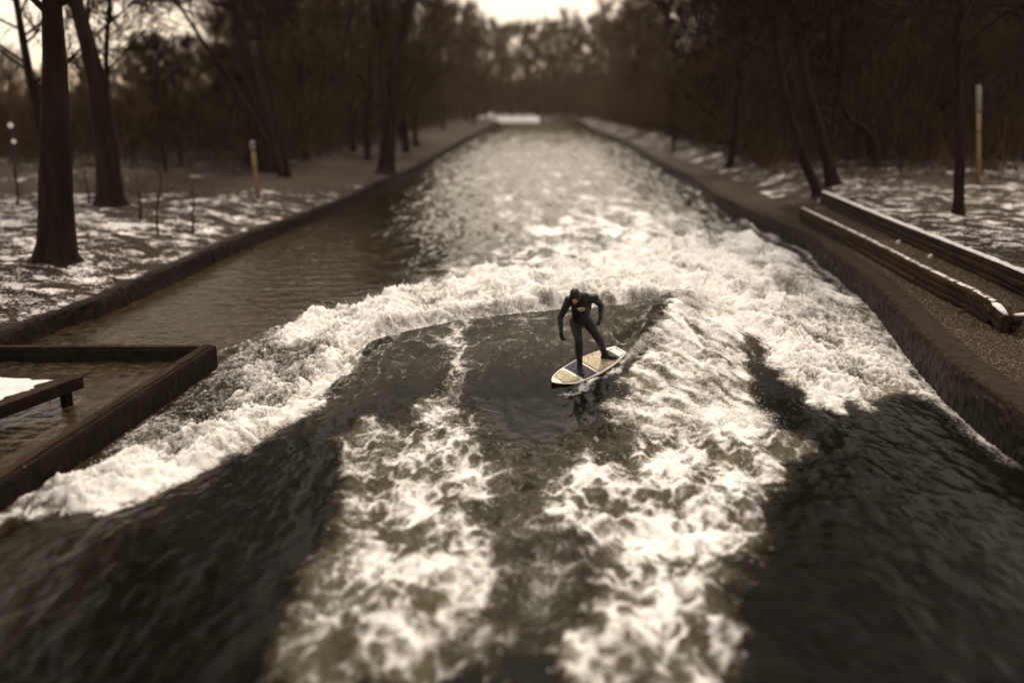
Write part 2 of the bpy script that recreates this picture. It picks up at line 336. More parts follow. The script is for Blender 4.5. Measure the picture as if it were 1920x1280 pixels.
def water_fields(X, Y):
    # turbulent domain warp gives every outline a ragged edge
    wx = X+.42*fbm(X*1.2+3, Y*1.0+7, 5, .62); wy = Y+.75*fbm(X*1.1+31, Y*.9+17, 5, .62)
    sdl = poly_sd(A_LEFT, wx, wy); sdr = poly_sd(A_RIGHT, wx, wy); left = sstep(-.12, .18, sdl); hleft = sstep(-.05, .75, sdl); hright = sstep(-.05, .8, sdr); ledge = np.exp(-(line_d(L_EDGE, wx, wy)/.85)**2)*left
    back = sstep(-.25, .35, poly_sd(A_BACK, wx, wy)); right = sstep(-.15, .2, sdr)
    redge = np.exp(-(line_d(R_EDGE, wx, wy)/.9)**2)*right
    s1 = sstep(-.10, .22, poly_sd(A_S1, wx, wy)); s2 = sstep(-.10, .25, poly_sd(A_S2, wx, wy)); mid = sstep(-.1, .8, poly_sd(A_MID, wx, wy))
    sdp = poly_sd(A_PL, wx, wy); pl = sstep(-.10, .30, sdp); hpl = sstep(-.15, .85, sdp); s3 = np.exp(-(line_d(L_S3, wx, wy)/.22)**2)
    yc = np.interp(X, cx, cy); bx = sstep(-4.6, -2.4, X)*(1-sstep(4.0, 7.4, X))
    # calm water on the left: the pool behind the side wall and the slack water below it
    sill = np.interp(Y, [0, 15.0, 15.4, 17.2, 19.5, 24, 40, 80], [wallx(0), wallx(15.0), WALLX+.05, -4.85, -4.2, -4.3, -6.0, -7.0])
    ws = .14+2.8*sstep(18, 25, Y); calm = 1-sstep(-ws, ws, X-sill+.18*fbm(X*1.5+5, Y*1.5, 3)*(Y > WALL_END))
    calm_soft = 1-np.clip((X-sill+.3)/(2.6+.16*np.clip(Y-18, 0, 60)), 0, 1)
    rush = 1-calm
    # shape of the standing wave
    chute = -.10+.13*sstep(12.5, 6, Y); face = FA*(Y-FY0); k = .16
    m = np.maximum(chute, face); up = m+k*np.log1p(np.exp(-np.abs(chute-face)/k))*.6
    zc = FA*(yc-FY0); d = Y-yc
    behind = zc*(.55*np.exp(-np.clip(d, 0, None)/.9)+.40*np.exp(-np.clip(d, 0, None)/7.0))
    wz = np.where(d < 0, np.minimum(up, zc+.02), behind)
    Z = bx*wz+(1-bx)*np.where(Y < 15, chute, chute*np.exp(-(Y-15)/4.0))
    # turbulence
    tw = X+.30*fbm(X*1.6, Y*1.6, 3); th = Y+.30*fbm(X*1.6+50, Y*1.6, 3)
    b1 = np.abs(perlin(tw*1.05, th*.85)); b2 = np.abs(perlin(tw*2.3+9, th*1.9)); b3 = np.abs(perlin(tw*5.1, th*4.4+3)); b4 = np.abs(perlin(tw*11, th*10))
    p1 = .5+.9*perlin(tw*.95+20, th*.75); p2 = .5+.9*perlin(tw*2.1+33, th*1.7); puff = .26*p1+.13*p2+.12*b1+.13*b2+.13*b3+.10*b4
    pile = np.clip(np.maximum.reduce([.55*left+.6*ledge, back*1.0, .75*right+.35*redge]), 0, 1.15)*rush
    wk = sstep(-1.5, 2.5, poly_sd(A_WAKE, wx, wy)); wake = wk*np.exp(-np.clip(Y-24, 0, None)/16.0)*sstep(15.5, 19, Y)*rush
    far = sstep(22, 34, Y)*rush
    hp = np.clip(np.maximum.reduce([hleft*(.7+.5*ledge), back*1.0, hright*(.8+.3*redge)]), 0, 1.15)*rush
    Z = Z+hp*(.80*puff-.08+.05*b4)+(.10*ledge*hleft+.08*redge*hright)*rush
    Z = Z+(wake*.30+far*.22)*(fbm(X*.55, Y*.42, 4))+(.05*far+.10*wake)*(puff*2-.5)+far*(.15*fbm(X*1.5+8, Y*.75, 3)+.03*fbm(X*5, Y*2, 2))*np.exp(-np.clip(Y-70, 0, None)/80)
    chop = fbm(X*1.6, Y*.75, 4); fine = fbm(X*5.5, Y*2.6, 3)
    Z = Z+(.035+.03*mid)*chop*(1-pile*.6)*rush*(1-.4*calm_soft)+.012*fine*rush
    Z = Z+np.maximum.reduce([s1, s2, .5*mid])*(.42*(puff-.28)+.08*chop)
    # plume thrown up behind the board
    a_, b_ = PL_RIDGE[0], PL_RIDGE[-1]; ex, ey = b_.x-a_.x, b_.y-a_.y; el = math.hypot(ex, ey)
    px_ = X+.10*fbm(X*2.5, Y*2.5, 3); tt = ((px_-a_.x)*ex+(Y-a_.y)*ey)/el**2; ss_ = ((px_-a_.x)*ey-(Y-a_.y)*ex)/el
    rprof = np.where(ss_ > 0, np.exp(-(np.abs(ss_)/.85)**1.4), np.exp(-(ss_/(.17+.35*sstep(.5, .9, tt)))**2))*(.06+.26*sstep(.05, .65, tt)*(1-.55*sstep(.6, 1.0, tt)))*(.55+.9*puff+.35*fbm(ss_*1.2, tt*9, 3))*sstep(-.05, .15, tt)*(1-sstep(1.0, 1.35, tt))
    rd = line_d(PL_RIDGE, px_, Y); pl = pl*np.where(tt > .02, np.maximum(sstep(-.05, .07, ss_), sstep(.55, .8, tt)), 1.0)
    groove = np.exp(-((ss_+.24)/.17)**2)*sstep(0, .25, tt)*(1-sstep(.45, .75, tt)); Z = Z-.08*groove
    Z = Z+rprof+hpl*(.42*puff-.06)+.06*s3*puff
    Z = Z+back*bx*.30*np.exp(-((d-1.1)/1.2)**2)*np.clip(p1, 0, 1)
    # calm level
    Z = Z*(1-calm)+calm*(.10*(1-sstep(17, 22, Y))+.030*fbm(X*1.3, Y*2.6, 3)+.016*fbm(X*4, Y*8, 3))
    # foam and the milky, air-filled water round it
    lx = X+.16*fbm(X*2.1+4, Y*1.7, 3); ly = Y+.2*fbm(X*2.1+44, Y*1.7+8, 3)
    r1 = 1-np.clip(np.abs(perlin(lx*2.2, ly*1.35))/.30, 0, 1); r2 = 1-np.clip(np.abs(perlin(lx*4.9+7, ly*3.0+2))/.33, 0, 1); r3 = 1-np.clip(np.abs(perlin(lx*10+1, ly*6.5))/.4, 0, 1)
    lace = np.clip(.62*r1+.40*r2+.22*r3, 0, 1.2); big = fbm(X*.8+70, Y*.55, 4)
    r4 = 1-np.clip(np.abs(perlin(lx*3.4+60, ly*2.5))/.30, 0, 1); lace2 = np.clip(.60*r4+.45*r2+.25*r3, 0, 1.2); big2 = fbm(X*1.7+12, Y*1.2, 4)
    stream = np.maximum(s1*.60, s2*.71)
    f_st = stream*(lace2*.62+.62*big2+.22+.45*(p2-.5))+mid*(.26*lace2+.40*big2+.08)
    crease = np.clip(.34-puff, 0, 1)
    f_pi = pile*(.80+.80*big+.45*(b3-.25)+.5*(b4-.25)*1.0)-crease*2.2*np.clip(pile, 0, 1)*(.7+big)
    f_pl = pl*(.42+.28*lace+.85*fbm((X*.8+Y*.6)*5.0, (Y*.8-X*.6)*1.3, 4)+.35*(b3-.2)+.45*np.clip(rprof*3, 0, 1)*sstep(-.06, .04, ss_))
    cw = sstep(.3, 4.5, np.minimum(X-xl(Y), xr(Y)-X)); streak = fbm(X*.95+.12*Y, Y*.26, 4); cap = fbm(X*1.5, Y*.9, 4)
    f_wk = wake*(.44+1.0*cap+.28*lace)*(1-.5*calm_soft)+far*cw*(.22+.75*streak+.35*fbm(X*2.4, Y*.8, 3)+.14*lace*np.exp(-np.clip(Y-40, 0, None)/50))*(1-calm_soft*(1-.65*sstep(28, 60, Y)))*np.exp(-np.clip(Y-60, 0, None)/140)  # far midstream foam also stands in for the bright sky reflection
    f_face = bx*sstep(-3.2, -1.0, d)*(d < -.02)*(.17+.40*np.clip(lace-.45, 0, 1)+.26*fbm(X*3, Y*7, 4)+.10*fbm(X*1.2, Y*2, 2))+s3*(.12+.32*lace)
    rwall = np.exp(-(np.clip(xr(Y)-X, 0, None)/.35)**2)*sstep(9, 12, Y)*(1-sstep(30, 45, Y))*.55*(.6+lace*.6)
    lwall = np.exp(-(np.clip(X-wallx(Y), 0, None)/.3)**2)*(Y < WALL_END)*(X > wallx(Y))*.25
    spl = np.exp(-((wx-SPL.x)/.75)**2-((wy-SPL.y)/.65)**2)*(.75+.3*lace)
    f_cr = bx*rush*sstep(-.06, .10, d+.10*fbm(X*3, Y*3, 3))*np.exp(-np.clip(d, 0, None)/2.2)*(.80+.5*(b3-.2)+.4*big)*(1-sstep(.95, 1.1, tt)*0)
    brd = np.exp(-(line_d(BOARD_RAIL, wx, wy)/.13)**2)*(.42+.5*lace)
    foam = np.maximum.reduce([spl, f_cr, brd, f_st, f_pi, f_pl, f_wk, f_face, rwall, lwall])*rush
    cs2 = calm_soft*(1-.6*sstep(25, 55, Y))
    aer = np.clip(np.maximum.reduce([.85*pile, .62*np.maximum(s1, s2), .36*mid, .75*pl, .62*wake, (.25+.50*cw)*far, .40*bx*sstep(-3.6, -1.0, d)*(d < .5), .3*s3])*(1-.75*cs2)+.06*big, 0, 1)  # far midstream colour lightened in place of sky reflection
    aer = np.clip(aer+mid*(.18*big2+.12*big+.08)+.10*fbm(X*2.6, Y*.8, 3)*rush, 0, 1)*rush+calm*.10
    return Z, foam, aer, np.clip(calm_soft*(.6+.4*calm)*(1-.75*sstep(20, 45, Y)), 0, 1)

def rows(lo, hi, f):
    out = [lo]
    while out[-1] < hi: out.append(out[-1]+f(out[-1]))
    return np.array(out)
ry = rows(3.0, 236, lambda y: .05 if y < 6 else (.03 if y < 19 else .03+(y-19)*.0042))
ss = np.linspace(0, 1, 640)
YY = np.repeat(ry[:, None], 640, 1); XX = (xl(ry)-.12)[:, None]*(1-ss)+(xr(ry)+.12)[:, None]*ss
ZZ, FOAM, AER, CALM_SHEEN = water_fields(XX, YY)
water = grid_mesh('river_water', XX, YY, ZZ, M['water'], {'foam': FOAM, 'aeration_sheen': AER, 'calm_sheen': CALM_SHEEN, 'chop': sstep(19, 42, YY)})  # chop here is a distance ramp boosting far-water sheen, not wave height
tag(water, 'fast brown-green river with a standing wave and white foam', 'river', kind='structure')
def wz_at(x, y):
    i = int(np.clip(np.searchsorted(ry, y), 1, len(ry)-1)); a, b = xl(y)-.12, xr(y)+.12
    j = int(np.clip(round((x-a)/(b-a)*639), 0, 639)); return float(ZZ[i, j])

# ------------------------------------------------------------------ ground
BLO = [at_z(px, py, 1.0) for px, py in ((1503, 390), (1619, 445), (1750, 511), (1820, 543), (1864, 567))]
BUP = [at_z(px, py, 1.32) for px, py in ((1542, 360), (1684, 419), (1794, 462), (1881, 497), (1960, 530), (2060, 575))]
def xlo(y): return np.interp(y, [p.y for p in reversed(BLO)], [p.x for p in reversed(BLO)])
def xup(y): return np.interp(y, [p.y for p in reversed(BUP)], [p.x for p in reversed(BUP)])
YB0, YB1 = BLO[-1].y, BLO[0].y; YU0, YU1 = BUP[-1].y, BUP[0].y
def ground_z(X, Y, rough=True):
    dl = xl(Y)-.16-X; dr = X-xr(Y)-.25
    zl = .46+.44*sstep(0, 3.5, dl)+.35*sstep(3, 14, dl)
    zr0 = .59+.12*sstep(0, 1.2, dr)+.60*sstep(1.4, 4.0, dr)+.3*sstep(4, 20, dr)
    wlo = sstep(YB0-.9, YB0-.1, Y)*(1-sstep(YB1-.3, YB1+1.5, Y)); wup = sstep(YU0-1.5, YU0-.3, Y)*(1-sstep(YU1-.3, YU1+1.5, Y))
    e = .10
    zr1 = .57+.33*sstep(-e, e, X-xlo(Y)-.10)+.42*sstep(-e, e, X-xup(Y)-.10)+.2*sstep(1, 12, X-xup(Y))
    w = np.maximum(wlo, wup*.999); zr = zr0*(1-w)+zr1*w
    flat = 0*X
    pm = path_mask(X, Y)
    Z = np.where(dl > 0, zl, np.where(dr > 0, zr, -1.6))
    if rough:
        bank = np.where((dl > .25) | (dr > .15), 1.0, 0.0)
        onb = (w*(dr > 0)*(X < xup(Y)+.4))
        a = (1-pm)*(1-.75*onb)
        Z = Z+bank*a*(.10*fbm(X*.6, Y*.6, 3)+.05*fbm(X*2.4, Y*2.4, 3)+.025*fbm(X*7, Y*7, 2))
    end = sstep(231, 236, Y)*(dl < .2)*(dr < .2)
    return np.where(end > 0, -1.6+end*2.9, Z)
PATHL = [(-60, 31), (-30, 34.5), (-17.5, 37.5), (-12.5, 41), (-10.2, 47), (-9.8, 58)]
def path_mask(X, Y):
    d = line_d(PATHL, X, Y); left = 1-sstep(1.9, 2.5, d+.4*fbm(X*.8, Y*.8, 2))
    dr = X-xr(Y); right = (1-sstep(1.1, 1.8, dr+.5*fbm(X*.9, Y*.9, 3)))*(dr > 0)*sstep(10, 13, Y)*(1-sstep(45, 75, Y))
    inb = ((X > xr(Y)) & (X < xup(Y)+.1) & (Y > YB0-1.0) & (Y < YB1+.5)).astype(float)
    near = 1-sstep(0, 1.2, np.abs(X-11)) if False else 0
    return np.clip(np.maximum.reduce([left, right, inb*.9]), 0, 1)
def axis(parts):
    out = []
    for a, b, s in parts: out += list(np.arange(a, b, s))
    out.append(parts[-1][1]); return np.array(out)
gx = axis([(-400, -120, 40), (-120, -40, 6), (-40, -24, .6), (-24, -11, .16), (-11, -5, .08), (-5, 6, 1.0), (6, 12.6, .08), (12.6, 24, .16), (24, 40, .6), (40, 120, 6), (120, 400, 40)])
gy = axis([(-60, 4, 8), (4, 9, .5), (9, 26, .12), (26, 50, .22), (50, 90, .6), (90, 225, 2.5), (225, 242, .8), (242, 460, 12)])
GX, GY = np.meshgrid(gx, gy)
GZ = ground_z(GX, GY)
pm = path_mask(GX, GY)
dl = xl(GY)-GX; dr = GX-xr(GY)
snow = np.where(dl > 0, .46-.28*sstep(24, 50, GY)+.12*fbm(GX*.3, GY*.3, 3)-.35*(1-sstep(.1, .4, dl)), .30+.30*fbm(GX*.25+9, GY*.25, 3)+.10*(1-sstep(14, 18, GY)))
snow = snow+.30*fbm(GX*.42+3, GY*.42, 3)
snow = np.where((dr > 0) & (GX > xup(GY)) & (GY > YU0-3) & (GY < YU1+2), .42+.25*fbm(GX*.25+9, GY*.25, 3), snow)
snow = np.where((dr > 0) & (GY < YB0-.3) & (dr > 1.3), .58, snow)
snow = np.where((GY > 229) & (GX > -9) & (GX < 7), .95, snow)
snow = snow-.9*pm-.20*sstep(60, 110, GY)*(dl > 0)
# snow lies deeper on the slope past the far bend
ground = grid_mesh('ground', GX, GY, GZ, M['ground'], {'snow': snow, 'path': pm})
tag(ground, 'leaf-strewn park ground with patches of thin snow', 'ground', kind='structure')
def gz(x, y): return float(ground_z(np.array([float(x)]), np.array([float(y)]), False)[0])

# ------------------------------------------------------------------ river walls
def sweep_wall(name, yv, xf, prof, mat, parent=None, noise=.03):
    Y = np.repeat(yv[:, None], len(prof), 1); X = xf(yv)[:, None]+np.array([p[0] for p in prof])[None]
    Z = np.repeat(np.array([[p[1] for p in prof]]), len(yv), 0)
    dn = noise*(.35*fbm(X*1.0+Z*2, Y*.6+Z*1.7, 3)+.55*fbm(X*5+Z*7, Y*4+Z*6, 3)+.45*fbm(X*11+Z*19, Y*12+Z*15, 2)); s = 1 if prof[0][0] < prof[-1][0] else -1
    X = X-s*dn*1.2; Z = Z+dn*np.clip(Z+.5, 0, 1)
    o = grid_mesh(name, X, Y, Z, mat, smooth=False)
    if parent: o.parent = parent
    return o
wl = empty('embankment_wall', (-9.2, 20, 0))
o = sweep_wall('wall_face', rows(9, 234, lambda y: .10 if y < 40 else .1+(y-40)*.02), xl, [(.02, -1.2), (.02, 0), (.0, .2), (-.01, .34), (-.03, .42), (-.07, .45), (-.13, .46), (-.22, .45), (-.4, .2)], M['dark_concrete'], noise=.07)
o.parent = wl; o.matrix_parent_inverse = Matrix.Translation((9.2, -20, 0))
tag(wl, 'low dark embankment edging the snowy left bank', 'wall')
wr = empty('embankment_wall', (8, 20, 0))
rw_y = rows(4, 234, lambda y: .07 if y < 36 else .07+(y-36)*.02)
o = sweep_wall('wall_face', rw_y, xr, [(-.03, -1.2), (-.02, -.1), (-.01, .05), (0, .15), (.005, .25), (.01, .34), (.02, .43), (.03, .50), (.045, .555), (.085, .585), (.13, .60), (.2, .605), (.28, .61), (.38, .615), (.50, .61), (.75, .3)], M['concrete'], noise=.055)
o.parent = wr; o.matrix_parent_inverse = Matrix.Translation((-8, -20, 0))
tag(wr, 'worn brown concrete wall along the right edge of the river', 'wall')

# chute side wall, cross wall and platform on the left
wb = empty('channel_wall', (WALLX, 12, 0))
yv = rows(4, WALL_END+.05, lambda y: .08)
o = sweep_wall('wall_body', yv, lambda y: wallx(y), [(-.14, -1.0), (-.14, .24), (-.13, .325), (-.11, .335), (.07, .335), (.09, .325), (.10, .28), (.105, .1), (.11, -1.0)], M['dark_concrete'], noise=.022)
o.parent = wb; o.matrix_parent_inverse = Matrix.Translation((-WALLX, -12, 0))
mb = MB(); mb.box((WALLX-.02, WALL_END+.07, -.34), (.25, .10, 1.34), bev=.02); o = mb.build('wall_end', M['dark_concrete'], wb); o.matrix_parent_inverse = Matrix.Translation((-WALLX, -12, 0))
mb = MB(); n = 9
for i in range(n):
    y0 = 4.4+i*1.22
    mb.box((wallx(y0+.5)-.03, y0+.5, .350), (.15, 1.20, .03), rz=-math.atan(.088), jit=.005, bev=.012)
    o = mb.build('coping_board', M['timber'], wb); o.matrix_parent_inverse = Matrix.Translation((-WALLX, -12, 0)); mb = MB()
tag(wb, 'long dark side wall between the foaming chute and the still pool', 'wall')
ya = at_z(200, 648, .36).y; xa0, xa1 = -9.6, wallx(ya)-.15
wa = empty('cross_wall', (-7.5, ya, 0))
mb = MB(); mb.box(((xa0+xa1)/2, ya, -.36), (xa1-xa0, .18, 1.38), jit=.004, bev=.03); o = mb.build('wall_body', M['dark_concrete'], wa); o.matrix_parent_inverse = Matrix.Translation((7.5, -ya, 0))
k = 3; L = (xa1-xa0)/k
for i in range(k):
    mb = MB(); mb.box((xa0+L*(i+.5), ya, .345), (L-.03, .15, .03), jit=.006, bev=.012)
    o = mb.build('coping_board', M['timber'], wa); o.matrix_parent_inverse = Matrix.Translation((7.5, -ya, 0))
tag(wa, 'short dark wall crossing the still pool to the left bank', 'wall')
c0 = at_z(155, 704, .55); c1 = at_z(0, 694, .55); c2 = at_z(0, 760, .55)
pf = empty('platform', (c0.x-.9, c0.y-.6, 0))
def child(mb, name, mat, p, smooth=False):
    o = mb.build(name, mat, p, smooth); o.matrix_parent_inverse = Matrix.Translation(p.location).inverted(); return o
# platform plan: its free corner points into the pool
ux = (c2-c0); ux.z = 0; Lx = 3.4; ux = ux.normalized(); uy = (c1-c0); uy.z = 0; uy = uy.normalized()
def slab(a, b, z0, z1, ins=0.0):
    p = [c0+ux*ins+uy*ins, c0+ux*(a-ins)+uy*ins, c0+ux*(a-ins)+uy*(b-ins), c0+ux*ins+uy*(b-ins)]
    v = [(q.x, q.y, z0) for q in p]+[(q.x, q.y, z1) for q in p]
    m_ = MB(); m_.v = v; m_.f = [(0, 1, 2, 3), (7, 6, 5, 4), (0, 4, 5, 1), (1, 5, 6, 2), (2, 6, 7, 3), (3, 7, 4, 0)]; return m_
nb = 7
for i in range(nb):                                 # deck planks along ux
    w = 2.6/nb; b0 = uy*(i*w)
    p = [c0+b0, c0+b0+ux*Lx, c0+b0+ux*Lx+uy*(w-.012), c0+b0+uy*(w-.012)]
    m_ = MB(); dz = random.uniform(-.004, .004)
    m_.v = [(q.x, q.y, .50) for q in p]+[(q.x, q.y, .548+dz) for q in p]; m_.f = [(0, 1, 2, 3), (7, 6, 5, 4), (0, 4, 5, 1), (1, 5, 6, 2), (2, 6, 7, 3), (3, 7, 4, 0)]
    child(m_, 'plank', M['timber'], pf)
child(slab(Lx, .10, .36, .498), 'fascia_board', M['dark_concrete'], pf)
for a in (.12, 2.0):
    q = c0+ux*a+uy*.22
    mb = MB(); mb.box((q.x, q.y, -.2), (.12, .12, 1.1), rz=math.atan2(ux.y, ux.x), bev=.01); child(mb, 'leg', M['dark_concrete'], pf)
# snow blanket, thicker away from the edge
nn = 40; U, V = np.meshgrid(np.linspace(.10, Lx-.02, 60), np.linspace(.10, 2.55, 44))
SX = c0.x+ux.x*U+uy.x*V; SY = c0.y+ux.y*U+uy.y*V
edge = np.minimum.reduce([sstep(.1, .75, U+.25*fbm(SX*3, SY*3, 3)), sstep(.1, .6, V+.3*fbm(SX*3+5, SY*3, 3))])
SZ = .530+.075*edge+.02*edge*fbm(SX*5, SY*5, 3)
o = grid_mesh('snow_cover', SX, SY, SZ, M['snow']); o.parent = pf; o.matrix_parent_inverse = Matrix.Translation(pf.location).inverted()
tag(pf, 'dark timber platform with snow on top standing in the still pool', 'platform')

# unseen stone bridge under the viewpoint, added to shade the near water
br = empty('stone_bridge', (0, -4, 0))
arch = [(-13, -1.5), (-7.0, -1.5), (-7.0, .6)]+[(-7.0+13.8*i/16, .6+1.7*math.sin(math.pi*i/16)) for i in range(1, 16)]+[(6.8, .6), (6.8, -1.5), (13, -1.5), (13, 3.1), (-13, 3.1)]
mb = MB(); n_ = len(arch); mb.v = [(p[0], -.45, p[1]) for p in arch]+[(p[0], -8, p[1]) for p in arch]
mb.f = [tuple(range(n_)), tuple(range(2*n_-1, n_-1, -1))]+[(i, n_+i, n_+(i+1) % n_, (i+1) % n_) for i in range(n_)]
child(mb, 'arch', M['dark_concrete'], br)
for yy in (-.62, -7.8):
    mb = MB(); mb.box((0, yy, 3.38), (26, .32, .55), bev=.03); child(mb, 'parapet', M['dark_concrete'], br)
tag(br, 'unseen stone arch bridge under the viewpoint, added to shade near water', 'bridge')

# ------------------------------------------------------------------ timber steps on the right bank
def timber_step(name, pts, ztop, layers, label, cap, capmat):
    p0, p1 = pts[0], pts[-1]
    root = empty(name, (p1.x, p1.y, ztop-layers*.15))
    y0, y1 = p1.y, p0.y; xf = lambda y: float(np.interp(y, [q.y for q in reversed(pts)], [q.x for q in reversed(pts)]))
    segs = 4
    for l in range(layers):
        ys = [y0]+[y0+(y1-y0)*((i+(.5 if l % 2 else 0))/segs) for i in range(0 if l % 2 else 1, segs)]+[y1]
        for a, b in zip(ys[:-1], ys[1:]):
            n_ = 7; mb = MB(); P = []; R = []
            off = random.uniform(-.02, .02)+.02*l
            for i in range(n_):
                y = a+.012+(b-a-.024)*i/(n_-1); P.append((xf(y)+off+random.uniform(-.008, .008), y, ztop-.075-(layers-1-l)*.15+random.uniform(-.006, .006))); R.append((.085+random.uniform(-.006, .006), .098))
            mb.tube(P, R, 8, side=(1, 0, 0), phase=math.pi/8)
            child(mb, 'timber', M['timber_top'] if (l == layers-1 and capmat == 'frost') else M['timber'], root)
    yv = np.linspace(y0+.02, y1-.02, 160); W_ = np.linspace(-1, 1, 9)
    Yc = np.repeat(yv[:, None], 9, 1); wd = .066*(1+.25*fbm(yv*2.0, yv*0+3, 3)); Xc = np.interp(yv, [q.y for q in reversed(pts)], [q.x for q in reversed(pts)])[:, None]+.04+W_[None]*wd[:, None]
    hgt = cap*(1-np.abs(W_[None])**2.5)*(.75+.6*np.clip(fbm(yv*1.1, yv*0, 3), -.9, 1))[:, None]
    o = grid_mesh('snow_cover', Xc, Yc, ztop+.014+hgt+.01*fbm(Xc*9, Yc*5, 2), M['snow'] if capmat == 'snow' else M['thin_snow']); o.parent = root
    o.matrix_parent_inverse = Matrix.Translation(root.location).inverted()
    tag(root, label, 'timber step'); return root
ts = timber_step('timber_step', BLO, 1.0, 3, 'lower of two timber bank steps, brown edge with thin frost', .022, 'frost')
timber_step('timber_step', BUP, 1.32, 3, 'upper of two timber bank steps, its top edge white with snow', .06, 'snow')
# broken lower end with splinters, and the short return beam
e = BLO[-1]
for i in range(9):
    a = Vector((e.x-random.uniform(-.05, .22), e.y+random.uniform(.0, .9), random.uniform(.72, .98)))
    b = a+Vector((random.uniform(-.25, .12), random.uniform(-.55, -.15), random.uniform(-.18, .06))); b.z = max(b.z, .7)
    mid_ = (a+b)/2+Vector((random.uniform(-.05, .05), 0, random.uniform(-.02, .05)))
    mb = MB(); mb.tube([a, mid_, b], [.03, .022, .006], 5); child(mb, 'splinter', M['timber'], ts)
r0 = at_z(1862, 566, .98); r1 = at_z(1888, 592, .90); r2 = at_z(1990, 588, .95)
rb = empty('return_beam', (r1.x, r1.y, .6))
for nm, a, b in (('angled_timber', r0, r1), ('timber', r1+Vector((.1, .02, 0)), r2)):
    for l in range(2):
        mb = MB(); dzz = Vector((0, 0, -.085-.15*l)); mb.tube([a+dzz, a.lerp(b, .5)+dzz+Vector((0, 0, .006)), b+dzz], [(.10, .085)]*3, 8, phase=math.pi/8); child(mb, nm, M['timber'], rb)
    mb = MB(); up_ = Vector((0, 0, .012)); mb.tube([a.lerp(b, .06)+up_, a.lerp(b, .3)+up_, a.lerp(b, .6)+up_, a.lerp(b, .94)+up_], [(.05, .02), (.085, .035), (.075, .03), (.04, .02)], 10, side=(0, 0, 1) if False else None); child(mb, 'snow_cover', M['snow'], rb, True)
tag(rb, 'short snow-topped beam turning away at the near end of the lower step', 'beam')
for (px, py, lab) in ((1745, 475, 'nearer small white lump lying between the two timber steps'), (1685, 449, 'farther small white lump lying between the two timber steps')):
    p = at_z(px, py, 1.02); mb = MB(); mb.ellipsoid((0, 0, 0), (.055, .05, .07), None, 10, 7)
    o = mb.build('snow_lump', M['snow'], None, True); o.location = (p.x, p.y, gz(p.x, p.y)+.045); o.rotation_euler = (.3, .2, .5); tag(o, lab, 'snow lump', 'white lumps between the steps')

# ------------------------------------------------------------------ trees
def rand_perp(t, R):
    a = Vector((R.uniform(-1, 1), R.uniform(-1, 1), R.uniform(-1, 1))); a = a-t*a.dot(t)
    return a.normalized() if a.length > 1e-4 else Vector((1, 0, 0))
def sliver(mb, a, b, w, R):
    t = (b-a); 
    if t.length < 1e-4: return
    t.normalize(); s = rand_perp(t, R)*w; n = len(mb.v)
    mb.v += [a-s, a+s, b]; mb.f.append((n, n+1, n+2))
    s2 = t.cross(s); n = len(mb.v); mb.v += [a-s2, a+s2, b]; mb.f.append((n, n+1, n+2))
def bough(mb, R, a, d, L, r, level, twigs, tw_w):
    n_ = 4 if level == 0 else 3; P = [a]; Rr = [r]; p = a.copy(); dd = d.copy()
    for i in range(n_):
        dd = (dd+rand_perp(dd, R)*R.uniform(.05, .28)+Vector((0, 0, .10))).normalized(); p = p+dd*(L/n_); P.append(p.copy()); Rr.append(r*(1-.82*(i+1)/n_))
    mb.tube(P, Rr, 5 if level == 0 else 3, caps=False)
    def pt(f):
        f = min(max(f, 0), .999)*n_; i = int(f); return P[i].lerp(P[i+1], f-i), (P[i+1]-P[i]).normalized()
    if level < 1:
        for k in range(int(7*twigs)):
            q, t = pt(R.uniform(.15, 1)); d2 = (t*.6+rand_perp(t, R)*R.uniform(.5, 1)+Vector((0, 0, .25))).normalized()
            bough(mb, R, q, d2, L*R.uniform(.3, .55), r*.4, level+1, twigs, tw_w)
    else:
        for k in range(int(13*twigs)):
            q, t = pt(R.uniform(.05, 1)); d2 = (t*.7+rand_perp(t, R)*R.uniform(.4, 1.1)+Vector((0, 0, .15))).normalized(); l2 = L*R.uniform(.3, .7)
            e_ = q+d2*l2; sliver(mb, q, e_, tw_w, R)
            for j in range(2):
                q2 = q.lerp(e_, R.uniform(.3, .9)); d3 = (d2+rand_perp(d2, R)*R.uniform(.4, .9)).normalized(); sliver(mb, q2, q2+d3*l2*.55, tw_w*.7, R)
